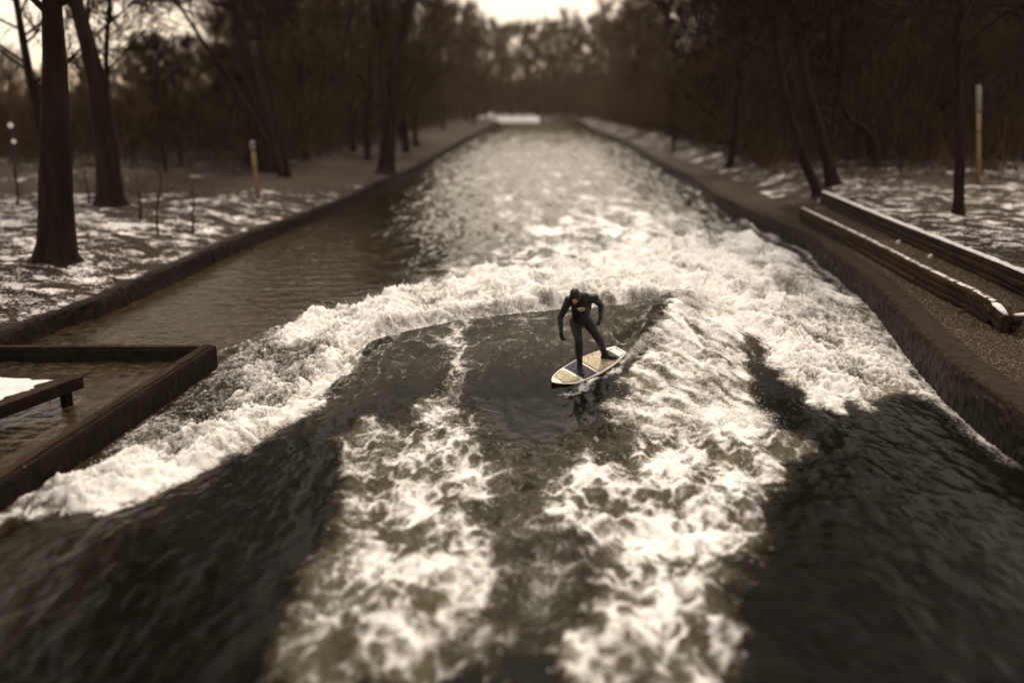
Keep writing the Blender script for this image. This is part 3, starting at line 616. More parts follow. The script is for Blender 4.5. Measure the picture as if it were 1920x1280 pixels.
def tree_meshes(seed, axis_pts, r0, start, nb, twigs, blen, tw_w, sides=10, flare=1.5):
    """trunk along axis_pts (local), boughs above height fraction start"""
    R = random.Random(seed); A = [Vector(p) for p in axis_pts]
    def ax(f):
        f = min(max(f, 0), .9999)*(len(A)-1); i = int(f); i0 = max(i-1, 0); i3 = min(i+2, len(A)-1); u = f-i
        p0, p1, p2, p3 = A[i0], A[i], A[i+1], A[i3]
        return .5*((2*p1)+(p2-p0)*u+(2*p0-5*p1+4*p2-p3)*u*u+(3*p1-p0-3*p2+p3)*u**3)
    tr = MB(); n_ = 26; P = []; Rr = []
    for i in range(n_+1):
        f = (i/n_)**1.35; P.append(ax(f)); Rr.append(r0*((1-.85*f)+(flare-1)*math.exp(-f*42)))
    tr.tube(P, Rr, sides)
    for v_i in range(len(tr.v)):                      # knobbly, ribbed bark and root flare
        ring, k = divmod(v_i, sides); c = P[min(ring, n_)]; ph = 2*math.pi*k/sides
        amp = .05+.16*math.exp(-ring*.55); tr.v[v_i] = c+(tr.v[v_i]-c)*(1+amp*math.sin(ph*4+seed)+.04*R.uniform(-1, 1))
    cr = MB(); H_ = (A[-1]-A[0]).length
    for k in range(nb):
        f = start+(1-start)*((k+R.random())/nb)**.85; f = min(f, .98); q = ax(f); t = (ax(f+.01)-ax(f-.01)).normalized()
        d = (rand_perp(t, R)*1.0+t*R.uniform(.25, .9)).normalized()
        bough(cr, R, q, d, blen*H_*R.uniform(.7, 1.15)*(1-.55*f), r0*.36*(1-.7*f), 0, twigs, tw_w)
    return tr, cr
def put_tree(name, base, tr, cr, label, group=None, mt=None, mc=None, cat='tree'):
    root = empty(name, base); tr.build('trunk', mt or M['bark'], root, True); cr.build('crown', mc or M['bark_far'], root)
    tag(root, label, cat, group); return root

HERO = [  # base px, further axis px (at the same distance), trunk width px, extra height m, label
 ((106, 488), [(104, 300), (103, 150), (97, 0), (85, -250)], 62, .30, 8, 'thick straight tree trunk rising from the snow nearest on the left bank'),
 ((208, 385), [(198, 260), (178, 140), (142, 0), (90, -200)], 46, .25, 9, 'broad dark trunk leaning left, behind the nearest left trunk'),
 ((92, 372), [(78, 250), (55, 140), (30, 0), (0, -160)], 22, .3, 8, 'slim trunk leaning left at the far left edge of the picture'),
 ((200, 352), [(203, 240), (199, 110), (206, 0), (212, -150)], 14, .3, 7, 'thin upright trunk seen just behind the broad leaning left trunk'),
 ((530, 331), [(497, 260), (440, 165), (385, 85), (325, -10), (260, -140)], 13, .35, 7, 'slender curved trunk leaning far left behind the pale left post'),
 ((506, 322), [(489, 220), (463, 110), (440, 0), (400, -180)], 36, .25, 9, 'stout trunk beside the pale left post, leaning slightly left'),
 ((541, 333), [(526, 250), (500, 130), (478, 0), (450, -150)], 12, .3, 6, 'thin trunk just right of the stout trunk by the left post'),
 ((724, 323), [(730, 230), (742, 110), (766, 0), (778, -160)], 30, .45, 6, 'sturdy trunk by the water leaning right over the left bank'),
 ((780, 273), [(777, 220), (778, 150), (776, 60)], 10, .3, 3, 'small upright trunk beyond the sturdy leaning waterside trunk'),
 ((1536, 360), [(1508, 300), (1478, 200), (1458, 110), (1452, 0), (1455, -140)], 19, .35, 9, 'dark curved trunk springing from the far end of the timber steps'),
 ((1563, 346), [(1540, 260), (1512, 150), (1482, 0), (1460, -140)], 24, .3, 8, 'straight trunk leaning left just behind the curved right bank trunk'),
 ((1646, 312), [(1632, 255), (1590, 215), (1560, 120), (1545, 0)], 16, .3, 7, 'bowed trunk farther back to the right of the timber steps'),
 ((1797, 402), [(1800, 270), (1797, 130), (1800, 0), (1805, -160)], 20, .3, 9, 'upright dark trunk just left of the tall right post'),
 ((690, 300), [(688, 240), (694, 150), (700, 0), (705, -120)], 11, .3, 7, 'thin straight trunk left of the sturdy waterside trunk'),
]
for i, (bp, axp, wpx, start, nb, lab) in enumerate(HERO):
    b = at_z(*bp, 0.95 if bp[0] < 960 else 1.25)
    for it in range(4):
        z = gz(b.x, b.y); b = at_z(*bp, z)
    b.z -= .08
    pts = [Vector((0, 0, 0))]+[at_y(px, py, b.y)-b for px, py in axp]
    dist = math.hypot(b.y, CAM_H); r0 = wpx/2*dist/F_PX
    top = pts[-1]; dirn = (pts[-1]-pts[-2]).normalized(); pts.append(top+(dirn+Vector((0, 0, .6))).normalized()*max(4.0, 19-top.z))
    tr, cr = tree_meshes(100+i, pts, r0, start if i in (2, 3) else max(start, .52 if bp[0] < 960 else .44), nb*3, 1.0, .36, .022, 14)
    put_tree('bare_tree', b, tr, cr, lab, 'bare trees along the banks', M['bark'], M['bark_far'])

# tree kinds for the wood behind; every tree is its own object, alike ones share their meshes
KINDS = []
for k in range(6):
    R = random.Random(500+k); H_ = 18.0
    pts = [(0, 0, 0), (R.uniform(-.4, .4), R.uniform(-.3, .3), 4), (R.uniform(-.9, .9), R.uniform(-.5, .5), 9), (R.uniform(-1.2, 1.2), R.uniform(-.6, .6), 14), (R.uniform(-1.3, 1.3), 0, H_)]
    tr, cr = tree_meshes(600+k, pts, .30, .10, 28, 1.05, .31, .034, 8)
    t_o = tr.build('trunk', M['bark'], None, True); c_o = cr.build('crown', M['twig'] if k % 3 else M['twig_olive'], None)
    KINDS.append((t_o.data, c_o.data)); bpy.data.objects.remove(t_o); bpy.data.objects.remove(c_o)
def place_kind(name, k, loc, s, rz, label, group, sx=1.0):
    root = empty(name, loc); root.scale = (s*sx, s*sx, s); root.rotation_euler = (0, 0, rz)
    for nm, me in zip(('trunk', 'crown'), KINDS[k]):
        o = bpy.data.objects.new(nm, me); COL.objects.link(o); o.parent = root
    tag(root, label, 'tree', group); return root
def skyline(px):
    return np.interp(px, [-300, 0, 40, 60, 120, 150, 235, 250, 300, 330, 430, 440, 770, 780, 802, 818, 850, 880, 892, 935, 1010, 1035, 1060, 1190, 1210, 1260, 1300, 1330, 2300],
                         [140, 130, 95, 150, 140, 110, 150, 85, 85, 85, 95, -90, -90, 80, 80, 30, 15, 28, 52, 55, 56, 32, 18, 5, -30, 20, 20, -120, -160])
RT = random.Random(42); count = 0
def tree_words(left, px, y):
    side = 'left' if left else 'right'
    if y > 235: return ('distant bare tree closing the far end of the river, '+('left' if px < 960 else 'right')+' of the bright gap', 'trees at the end of the river')
    depth = 'in the front rows' if y < 72 else ('in the middle' if y < 112 else 'deep in the back')
    lat_ = abs(px-960); where = 'close beside the river' if lat_ < 330 else ('away from the river' if lat_ < 650 else 'towards the picture edge')
    return (f'blurred bare tree {depth} of the {side} wood, {where}', f'trees of the {side} wood')
def try_tree(px, y):
    global count
    x = (px-960)/F_PX*(y*CP+CAM_H*SP)
    if y < 232 and xl(y)-2.0 < x < xr(y)+2.2: return
    if line_d(PATHL, np.array([x]), np.array([float(y)]))[0] < 2.6: return
    g = gz(x, y); top = float(skyline(px))+RT.uniform(-8, 14)
    h = CAM_H-g+y*math.tan(math.atan((640-top)/F_PX)-PITCH)
    h = min(h, RT.uniform(20, 27)); 
    if h < 2.5: return
    left = px < 930
    place_kind('bare_tree', RT.randrange(6), (x, y, g-.05), h/18.0, RT.uniform(0, 6.28),
        *tree_words(left, px, y), RT.uniform(.8, 1.25)); count += 1
for j, (y, step) in enumerate(((245, 22), (262, 24), (200, 42), (160, 55), (125, 62), (98, 74), (88, 90), (76, 95), (66, 120), (58, 140), (52, 170), (47, 190))):
    px = -120+RT.uniform(0, step)
    while px < 2050:
        yy = y*RT.uniform(.93, 1.08)
        if (y > 235 and 740 < px < 1260) or (y <= 235 and not (905 < px < 1075)): try_tree(px, max(yy, 238) if y > 235 else yy)
        px += step*RT.uniform(.7, 1.3)

# unseen trees added beside the viewpoint; crowns over the channel shade its near corners
for i, (x, y, H_, lab) in enumerate(((-12.5, 9.5, 19, 'added unseen shade tree on the left beside the viewpoint'), (-13.5, 2, 20, 'added unseen shade tree left of the viewpoint, farther from the wave'), (12.0, 8.0, 19, 'added unseen shade tree on the right beside the viewpoint'), (13.5, 0.5, 20, 'added unseen shade tree right of the viewpoint, farther from the wave'), (-15.5, 16, 18, 'added unseen shade tree on the left between viewpoint and nearest trunk'), (14.8, 15.5, 18, 'added unseen shade tree on the right above the timber steps'))):
    sg = -1 if x > 0 else 1; st_ = .45 if y > 14 else .34
    tr, cr = tree_meshes(800+i, [(0, 0, 0), (.1*sg, .1, H_*.25), (.6*sg, 0, H_*.5), (1.2*sg, .2, H_*.8), (1.4*sg, 0, H_)], .42, st_, 40, 1.25, .46, .085, 12)
    put_tree('bare_tree', (x, y, gz(x, y)-.08), tr, cr, lab, 'bare trees along the banks', M['bark'], M['bark_far'])

# brushwood: a tangled understorey nobody could count
def thicket(name, n, gen, mat, label):
    V = np.zeros((n, 3, 3)); R = rng
    base, hgt = gen(n)
    lean = np.stack([R.normal(0, .45, n), R.normal(0, .3, n), np.ones(n)], -1); lean /= np.linalg.norm(lean, axis=1)[:, None]
    L = hgt*R.uniform(.35, 1, n); z0 = hgt*R.uniform(0, .75, n); a = R.uniform(0, 2*np.pi, n)
    w = .010+.00028*base[:, 1]; side = np.stack([np.cos(a)*w, np.sin(a)*w, 0*a], -1)
    p = base.copy(); p[:, 2] += z0; p[:, 0] += lean[:, 0]*z0*.5
    V[:, 0] = p-side; V[:, 1] = p+side; V[:, 2] = p+lean*L[:, None]
    me = bpy.data.meshes.new(name); me.from_pydata(V.reshape(-1, 3).tolist(), [], np.arange(n*3).reshape(-1, 3).tolist()); me.materials.append(mat)
    o = bpy.data.objects.new(name, me); COL.objects.link(o); tag(o, label, 'brushwood', kind='stuff'); return o
def gen_side(side):
    def g(n):
        y = 48+190*rng.random(n)**1.5; off = rng.random(n)**1.3*45
        clump = fbm(y*.11+side*50, off*.14, 3)
        if side < 0: x = xl(y)-4.2-.02*y-off
        else: x = xr(y)+3.4+off
        b = np.stack([x, y, np.full(n, 1.1)], -1)
        h = np.clip(1.2+8.0*clump+.012*y+rng.random(n)*2.6, .3, 9)
        d = line_d(PATHL, x, y) < 2.2; h = np.where(d, .05, h)
        if side < 0: h = np.where(x < -16, np.minimum(h, 3.6), h)
        return b, h
    return g
thicket('brushwood', 70000, gen_side(-1), M['twig'], 'dense brown brushwood filling the wood beyond the left bank')
thicket('brushwood', 90000, gen_side(1), M['twig'], 'dense brown brushwood filling the wood beyond the right bank')
def gen_far(n):
    x = rng.uniform(-40, 70, n); y = rng.uniform(239, 262, n); return np.stack([x, y, np.full(n, 1.2)], -1), 4+5*np.abs(fbm(x*.12, y*.1, 3))+rng.random(n)*5
thicket('brushwood', 26000, gen_far, M['twig'], 'distant brown brushwood across the far end of the river')
def gen_mid_r(n):
    y = rng.uniform(36, 60, n); x = xr(y)+2.6+rng.random(n)**.8*34; c = fbm(x*.22, y*.2, 3)
    return np.stack([x, y, np.full(n, 1.2)], -1), np.clip(.3+5.0*c+.8*rng.random(n), .05, 4)
thicket('brushwood', 15000, gen_mid_r, M['twig'], 'loose brown brushwood standing in the snow behind the timber steps')

# saplings and shrubs one can pick out
SAP = [(32, 386, 300, 'thin sapling in the snow left of the nearest trunk'), (168, 384, 318, 'thin sapling between the two big left trunks'),
       (262, 415, 325, 'spindly sapling right of the broad leaning trunk'), (296, 438, 310, 'taller spindly sapling in the snow right of the broad leaning trunk'),
       (362, 436, 345, 'thin bent sapling on the left bank, nearest to the pale left post'), (246, 315, 235, 'dark slanting sapling beside the path behind the broad leaning trunk'),
       (1262, 288, 218, 'pale yellowish shrub on the right bank above the wall'), (1690, 322, 215, 'forked sapling in the snow beyond the timber steps')]
for i, (px, py, tp, lab) in enumerate(SAP):
    b = at_z(px, py, .9)
    for it in range(4): b = at_z(px, py, gz(b.x, b.y))
    b.z -= .03; t = at_y(px+RT.uniform(-14, 18), tp, b.y)-b; R = random.Random(900+i)
    pts = [Vector((0, 0, 0)), t*.35+Vector((R.uniform(-.06, .06), 0, 0)), t*.7+Vector((R.uniform(-.1, .1), 0, 0)), t]
    tr, cr = tree_meshes(950+i, pts, .012+.0011*b.y, .25, 6 if i != 6 else 16, .45 if i != 6 else .9, .42, .004, 6, 1.2)
    put_tree('sapling', b, tr, cr, lab, 'saplings on the banks', M['bark'], M['twig_olive'] if i == 6 else M['bark_far'], 'sapling' if i != 6 else 'shrub')

# fallen leaves and small clods on the snow
def litter(name, n, gen, label):
    x, y = gen(n); z = ground_z(x, y, True)+.012
    a = rng.uniform(0, 6.28, n); s = rng.uniform(.02, .06, n); t1 = rng.uniform(-.5, .5, n); t2 = rng.uniform(-.5, .5, n)
    ca, sa = np.cos(a), np.sin(a); V = np.zeros((n, 4, 3))
    for k, (u, v) in enumerate(((-1, 0), (0, -.55), (1, 0), (0, .55))):
        V[:, k, 0] = x+s*(u*ca-v*sa); V[:, k, 1] = y+s*(u*sa+v*ca); V[:, k, 2] = z+s*(u*t1+v*t2)*.8+.01
    me = bpy.data.meshes.new(name); me.from_pydata(V.reshape(-1, 3).tolist(), [], np.arange(n*4).reshape(-1, 4).tolist()); me.materials.append(M['leaf'])
    o = bpy.data.objects.new(name, me); COL.objects.link(o); tag(o, label, 'leaves', kind='stuff')
M['leaf'] = simple('fallen_leaf', (.03, .018, .01), (.12, .07, .038), 3, .8, .0)
def gl(n):
    y = 13+32*rng.random(n)**1.4; return xl(y)-.5-rng.random(n)**1.3*14, y
def gr(n):
    y = 10+34*rng.random(n)**1.3; return xr(y)+.7+rng.random(n)**.9*14, y
litter('fallen_leaves', 16000, gl, 'brown fallen leaves strewn over the snow of the left bank')
litter('fallen_leaves', 16000, gr, 'brown fallen leaves and grit strewn over the right bank')
# coarse grit of the path by the timber steps
def grit(n):
    y = rng.uniform(12, 24, n); return xr(y)+.5+rng.random(n)*1.6, y
x, y = grit(6000); z = ground_z(x, y, True); V = []; Fc = []
for i in range(6000):
    s = random.uniform(.006, .022); n0 = len(V); q = Vector((x[i], y[i], z[i]+s*.4))
    V += [q+Vector(d)*s*random.uniform(.7, 1.2) for d in ((1, 0, 0), (-1, 0, 0), (0, 1, 0), (0, -1, 0), (0, 0, .8), (0, 0, -.8))]
    Fc += [(n0, n0+2, n0+4), (n0+2, n0+1, n0+4), (n0+1, n0+3, n0+4), (n0+3, n0, n0+4)]
M['stone'] = simple('pale_stone', (.08, .056, .036), (.34, .26, .18), 40, .8, .0)
o = mesh_obj('gravel', V, Fc, M['stone']); tag(o, 'small pale stones on the bank path beside the wall', 'gravel', kind='stuff')

# ------------------------------------------------------------------ posts
def post(base_px, top_px, wpx, lab, caplen, extra=None):
    b = at_z(*base_px, 1.0)
    for it in range(4): b = at_z(*base_px, gz(b.x, b.y))
    b.z -= .05; t = at_y(*top_px, b.y)-b; r = wpx/2*math.hypot(b.y, CAM_H)/F_PX
    root = empty('marker_post', b); n_ = t.normalized()
    mb = MB(); mb.tube([(0, 0, 0), t*.5, t-n_*caplen], [r*1.05, r, r*.95], 10); mb.build('pole', M['pale_wood'], root, True)
    mb = MB(); mb.tube([t-n_*caplen*1.1, t-n_*.04, t-n_*.01, t], [r*1.25, r*1.25, r*1.1, r*.6], 10); mb.build('cap', M['grey_metal'], root, True)
    mb = MB(); q = t*.55; mb.tube([q-n_*.03, q+n_*.03], [r*1.12, r*1.12], 10); mb.build('band', M['dark_metal'], root)
    tag(root, lab, 'post', 'pale posts on the banks')
post((484, 371), (472, 264), 8, 'short pale wooden post leaning slightly left on the left bank', .35)
post((1835, 347), (1835, 160), 7, 'tall pale post standing among the trees on the right bank', .95)
b = at_z(34, 380, .95); b = at_z(34, 380, gz(b.x, b.y)); root = empty('sign_post', b); t = at_y(20, 215, b.y)-b
mb = MB(); mb.tube([(0, 0, -.05), t*.5, t], [.03, .028, .025], 8); mb.build('pole', M['dark_metal'], root, True)
for py, r, nm in ((235, .10, 'disc'), (265, .085, 'disc')):
    q = at_y(21 if py == 235 else 27, py, b.y)-b; mb = MB(); mb.tube([q+Vector((0, -.055, 0)), q+Vector((0, -.035, 0))], [r, r], 18, side=(1, 0, 0)); mb.build(nm, M['white_paint'], root)
tag(root, 'thin dark post with two small pale discs at the far left', 'sign post')

# ------------------------------------------------------------------ surfboard
nose = at_plane(1035, 726, FA, FY0, .0); tail = at_plane(1163, 658, FA, FY0, .03)
bd = (nose-tail); BL = bd.length; bd.normalize()
nrm = Vector((0, -FA, 1)).normalized(); bs = bd.cross(nrm).normalized(); nrm = bs.cross(bd).normalized()   # bs = board's right side
roll = math.radians(-4); nrm2 = (Quaternion(bd, roll) @ nrm); bs = bd.cross(nrm2).normalized(); nrm = nrm2
BW = .285
def half_w(u):                                    # u 0 tail .. 1 nose
    return BW*float(np.interp(u, [0, .02, .06, .15, .3, .45, .6, .72, .82, .9, .95, .98, 1.0], [.50, .54, .62, .78, .93, .995, 1.0, .93, .78, .56, .36, .2, .04]))
def rocker(u): return .10*max(0, (u-.6)/.4)**2+.025*max(0, (.25-u)/.25)**2
board = empty('surfboard', tail)
def bp(u, w, h): return bd*(u*BL)+bs*w+nrm*(h+rocker(u))
def thick(u): return float(np.interp(u, [0, .1, .5, .9, 1], [.022, .045, .062, .035, .012]))
US = [0, .004, .02, .06, .11, .18, .26, .34, .42, .5, .58, .66, .73, .79, .85, .9, .94, .97, .99, 1.0]
PROF = [(-1, .42), (-.97, .66), (-.90, .84), (-.7, .95), (-.35, 1.0), (0, 1.02), (.35, 1.0), (.7, .95), (.9, .84), (.97, .66), (1, .42), (.96, .18), (.85, .04), (.5, 0), (0, 0), (-.5, 0), (-.85, .04), (-.96, .18)]
mb = MB()
for u in US:
    for a, h in PROF: mb.v.append(bp(u, a*half_w(u), h*thick(u)))
m_ = len(PROF)
for i in range(len(US)-1):
    for k in range(m_): mb.f.append((i*m_+k, i*m_+(k+1) % m_, (i+1)*m_+(k+1) % m_, (i+1)*m_+k))
mb.f.append(tuple(range(m_))[::-1]); mb.f.append(tuple((len(US)-1)*m_+k for k in range(m_)))
def board_paint():
    t = NT('board_paint'); n = t.noise(8, 4, .6); t.set(color=t.ramp(n, [(.3, (.62, .56, .46)), (.7, (.78, .73, .64))]), rough=.35, spec=.5); return t.m
M['board'] = board_paint()
bo = mb.build('hull', M['board'], board, True)
def patch(name, u0, u1, w0, w1, mat, lift=.004, nu=10, nw=8, taper=True):
    m2 = MB()
    for i in range(nu+1):
        u = u0+(u1-u0)*i/nu
        for j in range(nw+1):
            a = w0+(w1-w0)*j/nw; hh = float(np.interp(abs(a), [0, .35, .7, .9, .97], [1.02, 1.0, .95, .84, .66]))
            m2.v.append(bp(u, a*half_w(u), hh*thick(u)+lift))
    for i in range(nu):
        for j in range(nw):
            q = i*(nw+1)+j; m2.f.append((q, q+nw+1, q+nw+2, q+1))
    o = m2.build(name, mat, board, True)
    md = o.modifiers.new('edge', 'SOLIDIFY'); md.thickness = lift*.9; md.offset = -1
    return o
def crackle(name, c1, c2, dark):
    t = NT(name); v = t.n.new('ShaderNodeTexVoronoi'); v.feature = 'DISTANCE_TO_EDGE'; v.inputs['Scale'].default_value = 17
    n = t.noise(8, 3); mp = t.n.new('ShaderNodeMix'); mp.data_type = 'VECTOR'; t.link(t.tc.outputs['Object'], v.inputs['Vector'])
    lines = t.smooth(v.outputs['Distance'], .03, .10); t.set(color=t.mix(lines, dark, t.ramp(n, [(.3, c1), (.7, c2)])), rough=.6); return t.m
M['deck_yellow'] = crackle('mottled_yellow', (.40, .33, .17), (.56, .49, .30), (.17, .135, .08))
M['deck_grey'] = simple('grey_pad', (.055, .05, .06), (.12, .11, .12), 25, .8, .3)
patch('nose_panel', .735, .915, -.82, .82, M['deck_yellow'])
patch('front_pad', .52, .70, -.86, .86, M['deck_grey'])
patch('deck_panel', .215, .50, -.86, .86, M['deck_yellow'])
patch('tail_pad', .140, .200, -.84, .84, M['deck_grey'], .007)
M['tail_white'] = simple('tail_white', (.72, .70, .68), (.84, .82, .80), 10, .4, 0)
patch('tail_panel', .010, .130, -.80, .80, M['tail_white'])
for a in (-.3, .05, .35):                          # dark squiggle on the tail
    m2 = MB(); m2.tube([bp(.02, (a-.1)*half_w(.02), thick(.02)+.008), bp(.045, (a+.05)*half_w(.04), thick(.04)+.008), bp(.03, (a+.2)*half_w(.03), thick(.03)+.008)], [.006, .008, .005], 5); m2.build('tail_mark', M['dark_metal'], board)
for a in (-.55, .55):
    m2 = MB(); q = bp(.13, a*half_w(.13), 0); n0 = 0
    for s_ in (-.004, .004): m2.v += [q+bd*.06+bs*s_, q-bd*.05+bs*s_, q-bd*.09-nrm*.11+bs*s_, q-bd*.03-nrm*.10+bs*s_]
    m2.f = [(0, 1, 2, 3), (7, 6, 5, 4), (0, 4, 5, 1), (1, 5, 6, 2), (2, 6, 7, 3), (3, 7, 4, 0)]; m2.build('fin', M['dark_metal'], board)
m2 = MB(); m2.tube([bp(.03, .3*half_w(.03), thick(.03)), bp(.03, .3*half_w(.03), thick(.03)+.012)], [.014, .014], 10); m2.build('leash_plug', M['dark_metal'], board)
tag(board, 'short white surfboard with mottled yellow panels under the surfer', 'surfboard')

# ------------------------------------------------------------------ surfer
def deck_pt(px, py, lift=.062):                    # a point on the deck under that sight line
    o_ = tail+nrm*lift; d = ray(px, py); c = Vector((0, 0, CAM_H)); return c+d*((o_-c).dot(nrm)/d.dot(nrm))
Y0 = 14.4
hipC = at_y(1089, 601, Y0+.05); waist = at_y(1089, 589, Y0-.03); ribs = at_y(1090, 576, Y0-.14); chest = at_y(1090, 567, Y0-.22); shc = at_y(1090, 559, Y0-.28)
neck = at_y(1083, 556, Y0-.36); head = at_y(1078, 553.5, Y0-.43)
rsh = at_y(1067, 563, Y0-.27); rel = at_y(1049.5, 597, Y0-.25); rwr = at_y(1052, 622, Y0-.40)
lsh = at_y(1114, 559, Y0-.25); lel = at_y(1127, 572, Y0-.02); lwr = at_y(1126.5, 592, Y0-.20)
rhip = at_y(1078, 603, Y0+.05); lhip = at_y(1101, 602, Y0+.05)
rtoe = deck_pt(1092, 704); rheel = deck_pt(1085.5, 692); ran = rheel+nrm*.085+(rtoe-rheel)*.12
ltoe = deck_pt(1153, 672); lheel = deck_pt(1130, 671); lan = lheel+nrm*.085+(ltoe-lheel)*.15
rkn = at_y(1085.5, 640, Y0-.22); lkn = at_y(1123, 636, Y0+.0)
lat = (lsh-rsh).normalized()
B = MB()
B.capsule([hipC, waist, ribs, chest, shc], [(.165, .125), (.150, .110), (.168, .122), (.185, .125), (.150, .095)], 20, side=lat)
B.capsule([rsh+lat*.08, rsh], [.085, .080], 14); B.capsule([lsh-lat*.08, lsh], [.085, .080], 14)
B.capsule([shc+Vector((0, 0, .0)), neck, head], [.085, .070, .068], 14)
def limb(a, b, c, ra, rb, rc, bulge1=1.06, bulge2=1.08):
    B.capsule([a, a.lerp(b, .35), b.lerp(a, .25), b], [ra, (ra*.62+rb*.38)*bulge1, (ra*.2+rb*.8), rb], 14)
    B.capsule([b, b.lerp(c, .28), b.lerp(c, .7), c], [rb, (rb*.8+rc*.2)*bulge2, (rb*.35+rc*.65), rc], 14)
limb(rsh, rel, rwr, .068, .049, .034); limb(lsh, lel, lwr, .068, .049, .034)
limb(rhip, rkn, ran, .098, .066, .047, 1.05, 1.12); limb(lhip, lkn, lan, .098, .066, .047, 1.05, 1.12)
def foot(heel, toe, an):
    f_ = (toe-heel).normalized(); w = f_.cross(nrm).normalized()
    B.capsule([an, an-nrm*.03+f_*.01], [.050, .052], 12)
    B.capsule([heel+nrm*.038, heel.lerp(toe, .45)+nrm*.040, heel.lerp(toe, .8)+nrm*.031, toe+nrm*.024], [(.038, .036), (.043, .040), (.047, .030), (.034, .023)], 14, side=w)
foot(rheel, rtoe, ran); foot(lheel, ltoe, lan)
def hand(wr, d, back, thumb_side, curl):
    d = d.normalized(); back = (back-d*back.dot(d)).normalized(); sd_ = d.cross(back).normalized()*thumb_side
    B.capsule([wr, wr+d*.035], [.033, (.036, .028)], 12)
    p0 = wr+d*.03; p1 = wr+d*.095
    B.capsule([p0, p1], [(.040, .020), (.044, .018)], 12, side=sd_)
    for k, (off, L) in enumerate(((.033, .072), (.011, .082), (-.011, .077), (-.032, .060))):
        a = p1+sd_*off; c1 = d*math.cos(curl*.6)-back*math.sin(curl*.6); c2 = d*math.cos(curl*1.5)-back*math.sin(curl*1.5)
        fan = sd_*(off*.35)
        b = a+c1*L*.55+fan; c = b+c2*L*.55+fan*.5
        B.capsule([a-d*.02, a, b, c], [.0105, .0105, .0100, .0085], 8)
    a = p0+sd_*.030+d*.012; td = (d*.55+sd_*.75-back*.35).normalized(); b = a+td*.05; c = b+(d*.85+sd_*.2-back*.4).normalized()*.036
    B.capsule([a, b, c], [.0135, .0115, .009], 8)
hand(rwr, at_y(1057.5, 646, Y0-.44)-rwr, Vector((-.7, -.7, .1)), 1, .5)
hand(lwr, at_y(1122, 610, Y0-.26)-lwr, Vector((.75, -.6, .1)), -1, .55)
# head: bowed towards the board
fw = Vector((-.10, -.80, -.58)).normalized(); rt = fw.cross(Vector((0, 0, 1))).normalized(); upv = rt.cross(fw).normalized()
RH = Matrix((rt, fw, upv)).transposed()
hd = lambda a, b, c: head+rt*a+fw*b+upv*c
B.ellipsoid(head, (.076, .098, .112), RH); B.ellipsoid(hd(0, .035, -.055), (.056, .066, .062), RH)      # skull, jaw
B.capsule([hd(0, .094, .012), hd(0, .117, -.022)], [.011, .015], 10)                                     # nose
B.capsule([hd(-.035, .083, .028), hd(.035, .083, .028)], [.014, .014], 10)                               # brow
B.capsule([hd(-.020, .092, -.050), hd(.020, .092, -.050)], [.009, .009], 10)                             # lips
B.ellipsoid(hd(0, .078, -.095), (.024, .022, .020), RH)                                                  # chin
raw = B.build('body', M['neoprene'])
rm = raw.modifiers.new('skin', 'REMESH'); rm.mode = 'VOXEL'; rm.voxel_size = .0075
sm = raw.modifiers.new('relax', 'SMOOTH'); sm.iterations = 3; sm.factor = .5
dg = bpy.context.evaluated_depsgraph_get(); me = bpy.data.meshes.new_from_object(raw.evaluated_get(dg)); bpy.data.objects.remove(raw)
me.name = 'body'; me.materials.clear()
for k in ('neoprene', 'skin', 'grey_panel'): me.materials.append(M[k])
person = empty('person', (rheel+lheel)/2)
body = bpy.data.objects.new('body', me); COL.objects.link(body); body.parent = person; body.matrix_parent_inverse = Matrix.Translation(person.location).inverted()
def seg_t(p, a, b):
    ab = b-a; t = (p-a).dot(ab)/ab.length_squared; return t, (p-a-ab*t)
for p in me.polygons:
    c = p.center; h = c-head; p.use_smooth = True
    if h.length < .17 and h.dot(fw) > .045 and abs(h.dot(rt)) < .058 and -.118 < h.dot(upv) < .045: p.material_index = 1; continue
    for a, b, out in ((rel, rwr, Vector((-.85, -.5, 0))), (lel, lwr, Vector((.35, -.9, .0))), (lsh, lel, Vector((.2, -.9, -.2)))):
        t, off = seg_t(c, a, b)
        if .06 < t < .95 and off.length < .075 and off.length > 1e-4:
            n_ = off.normalized(); cc = n_.dot(out.normalized())
            if cc > .90 and (a != lsh or t > .55): p.material_index = 2
# hood
hm = MB(); hm.ellipsoid(head, (.088, .110, .122), RH, 28, 20)
keep = []
for f_ in hm.f:
    c = sum((Vector(hm.v[i]) for i in f_), Vector())/len(f_)-head
    x_, y_, z_ = c.dot(rt), c.dot(fw), c.dot(upv)
    if y_ > .03 and (x_/.060)**2+((z_+.045)/.080)**2 < 1: continue
    keep.append(f_)
hm.f = keep; hood = child(hm, 'hood', M['neoprene'], person, True)
md = hood.modifiers.new('rim', 'SOLIDIFY'); md.thickness = .006; md.offset = -1
# eyes
for s_ in (-1, 1):
    m2 = MB(); m2.ellipsoid(hd(.030*s_, .083, .006), (.011, .009, .006), RH, 10, 6); child(m2, 'eye', M['dark_metal'], person, True)
# boots: thick soles under the neoprene feet
for heel, toe in ((rheel, rtoe), (lheel, ltoe)):
    f_ = (toe-heel).normalized(); w = f_.cross(nrm).normalized(); m2 = MB()
    m2.tube([heel-f_*.035+nrm*.006, heel+nrm*.006, heel.lerp(toe, .5)+nrm*.006, heel.lerp(toe, .85)+nrm*.006, toe+f_*.02+nrm*.008], [(.022, .010), (.040, .010), (.044, .010), (.048, .010), (.024, .009)], 12, side=w)
    child(m2, 'boot_sole', M['dark_metal'], person, True)
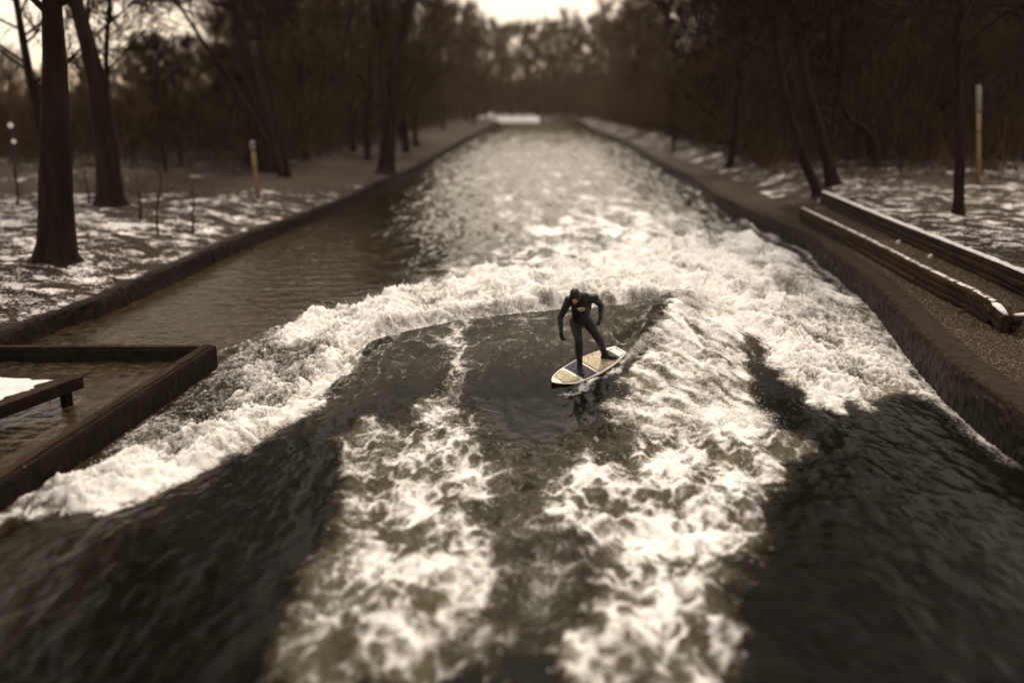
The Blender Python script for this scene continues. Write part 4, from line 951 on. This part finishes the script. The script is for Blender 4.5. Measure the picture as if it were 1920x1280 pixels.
# emblem on the chest: an open oval with a breaking-wave stroke, wrapped on the suit
ec = at_y(1089.5, 579.5, Y0-.30); dn = ((ribs-chest).normalized()); fn = lat.cross(dn).normalized(); 
if fn.y > 0: fn = -fn
bvh_me = me
from mathutils.bvhtree import BVHTree
bvh = BVHTree.FromPolygons([v.co.copy() for v in me.vertices], [tuple(p.vertices) for p in me.polygons])
cpos = Vector((0, 0, CAM_H))
def on_body(a, b):
    org = ec+lat*a-dn*b+fn*.25; hit = bvh.ray_cast(org, -fn)
    return (hit[0]+fn*.004) if hit[0] else ec+lat*a-dn*b+fn*.02
def stroke(pts, ws):
    m2 = MB()
    for i, (p, w) in enumerate(zip(pts, ws)):
        q = pts[min(i+1, len(pts)-1)]; q0 = pts[max(i-1, 0)]; tx, ty = q[0]-q0[0], q[1]-q0[1]; l = math.hypot(tx, ty) or 1; nx, ny = -ty/l*w, tx/l*w
        m2.v += [on_body(p[0]+nx, p[1]+ny), on_body(p[0]-nx, p[1]-ny)]
    m2.f = [(2*i, 2*i+1, 2*i+3, 2*i+2) for i in range(len(pts)-1)]; return m2
arc = [(.066*math.cos(a), .032*math.sin(a)) for a in np.linspace(math.radians(165), math.radians(5), 14)]
child(stroke(arc, [.002]+[.006+.003*math.sin(i/13*3.1) for i in range(12)]+[.002]), 'chest_emblem', M['emblem'], person)
arc = [(.048*math.cos(a)+.008, .026*math.sin(a)-.006) for a in np.linspace(math.radians(175), math.radians(375), 14)]
child(stroke(arc, [.003]+[.008]*11+[.004, .002]), 'chest_emblem', M['emblem'], person)
child(stroke([(-.085, .012), (-.05, .018), (-.01, .008), (.02, -.004)], [.001, .005, .006, .002]), 'chest_emblem', M['emblem'], person)
# leash cuff
m2 = MB(); ax_ = (lkn-lan).normalized(); m2.tube([lan+ax_*.02, lan+ax_*.065], [.060, .060], 14); child(m2, 'leash_cuff', simple('cuff_red', (.045, .010, .009), (.08, .018, .015), 20, .7, 0), person)
tag(person, 'surfer in black hooded wetsuit crouching on a board, looking down', 'person')
# leash: trails behind the heel out over the water and back to the board
lp = [lan+Vector((.03, .06, .03)), at_y(1150, 652, Y0+.65), at_y(1163, 650, Y0+.75), at_y(1174, 650, Y0+.8), at_y(1178, 652, Y0+.75), at_y(1168, 655, Y0+.7), tail+bp(.03, .3*half_w(.03), thick(.03)+.012)]
sp = []
for i in range(len(lp)-1):
    p0, p1, p2, p3 = lp[max(i-1, 0)], lp[i], lp[i+1], lp[min(i+2, len(lp)-1)]
    for u in (0, .25, .5, .75): sp.append(.5*((2*p1)+(p2-p0)*u+(2*p0-5*p1+4*p2-p3)*u*u+(3*p1-p0-3*p2+p3)*u**3))
sp.append(lp[-1]); m2 = MB(); m2.tube(sp, [.0055]*len(sp), 6)
o = m2.build('leash', M['dark_metal'], None, True); tag(o, 'thin black leash trailing from the rear ankle to the board tail', 'leash')

# ------------------------------------------------------------------ spray
def drops(name, P, S, label):
    n = len(P); O = np.array([(1, 0, -.4), (-.6, .9, -.4), (-.6, -.9, -.4), (0, 0, 1)], float)
    V = (P[:, None, :]+O[None]*S[:, None, None]*rng.uniform(.7, 1.3, (n, 4, 1))).reshape(-1, 3)
    t = np.array([(0, 1, 3), (1, 2, 3), (2, 0, 3), (0, 2, 1)])
    Fc = (np.arange(n)[:, None, None]*4+t[None]).reshape(-1, 3)
    me = bpy.data.meshes.new(name); me.vertices.add(len(V)); me.vertices.foreach_set('co', V.reshape(-1).astype(np.float32))
    me.loops.add(len(Fc)*3); me.loops.foreach_set('vertex_index', Fc.reshape(-1).astype(np.int32)); me.polygons.add(len(Fc)); me.polygons.foreach_set('loop_start', (np.arange(len(Fc))*3).astype(np.int32)); me.polygons.foreach_set('use_smooth', np.ones(len(Fc), bool))
    me.update(calc_edges=True); me.materials.append(M['spray']); o = bpy.data.objects.new(name, me); COL.objects.link(o); tag(o, label, 'spray', kind='stuff')
def sample_water(n, wfun):
    out = []; i = rng.integers(0, len(ry)-1, n*6); j = rng.integers(0, 639, n*6)
    w = wfun(XX[i, j], YY[i, j], FOAM[i, j]); k = rng.random(n*6) < w
    i, j = i[k][:n], j[k][:n]; return XX[i, j], YY[i, j], ZZ[i, j]
x, y, z = sample_water(16000, lambda X, Y, Fo: (poly_sd(A_PL, X, Y) > .05)*1.0)
h = rng.exponential(.06, len(x)); P1 = np.stack([x+rng.normal(0, .03, len(x))+h*.3, y+rng.normal(0, .03, len(x))-h*.4, z+h], -1)
n = 30000; t = rng.random(n)**.8; a, b = np.array(PL_RIDGE[0]), np.array(PL_RIDGE[-1]); base = a+(b-a)*t[:, None]*1.05; base[:, 2] += .05+.20*t*(1-.5*t)   # water flung off the ridge, falling to the right
strand = np.round(t*46)/46+.0; vr = .55+.9*t+.35*np.sin(strand*91)+rng.normal(0, .10, n); vu = .8*t+.35*np.sin(strand*57)+rng.normal(0, .12, n); fl = rng.random(n)*.62
perp = np.array([(b-a)[1], -(b-a)[0]])/math.hypot(*(b-a)[:2])
P2 = base.copy(); P2[:, 0] += perp[0]*vr*fl*1.3; P2[:, 1] += perp[1]*vr*fl*1.3-.5*fl; P2[:, 2] += vu*fl-4.9*fl*fl*.75; P2 += rng.normal(0, .018, (n, 3))
keep = (P2[:, 2] > FA*(P2[:, 1]-FY0)-.05) & (poly_sd(A_PL, P2[:, 0], P2[:, 1]) > -.12); P2 = P2[keep]
P = np.concatenate([P1, P2]); drops('water_spray', P, rng.uniform(.003, .009, len(P)), 'spray plume thrown up by the board tail')
x, y, z = sample_water(60000, lambda X, Y, Fo: np.clip(Fo-.45, 0, 1)*(Y > 9)*(Y < 26))
h = rng.exponential(.05, len(x)); P = np.stack([x+rng.normal(0, .04, len(x)), y+rng.normal(0, .04, len(x)), z+h-.01], -1)
drops('water_spray', P, rng.uniform(.004, .011, len(x)), 'fine droplets leaping from the white foam')
# ------------------------------------------------------------------ winter haze
mb = MB(); mb.box((0, 195, 15.5), (840, 560, 37)); hz = NT('haze_air'); hz.n.remove(hz.b)
pv = hz.n.new('ShaderNodeVolumePrincipled'); pv.inputs['Color'].default_value = (1.0, .80, .60, 1); pv.inputs['Density'].default_value = HAZE; pv.inputs['Anisotropy'].default_value = .25
hz.link(pv.outputs[0], hz.n['Material Output'].inputs['Volume'])
if HAZE: tag(mb.build('haze', hz.m), 'thin warm winter haze between the trees', 'haze', kind='stuff')
print('trees', count)
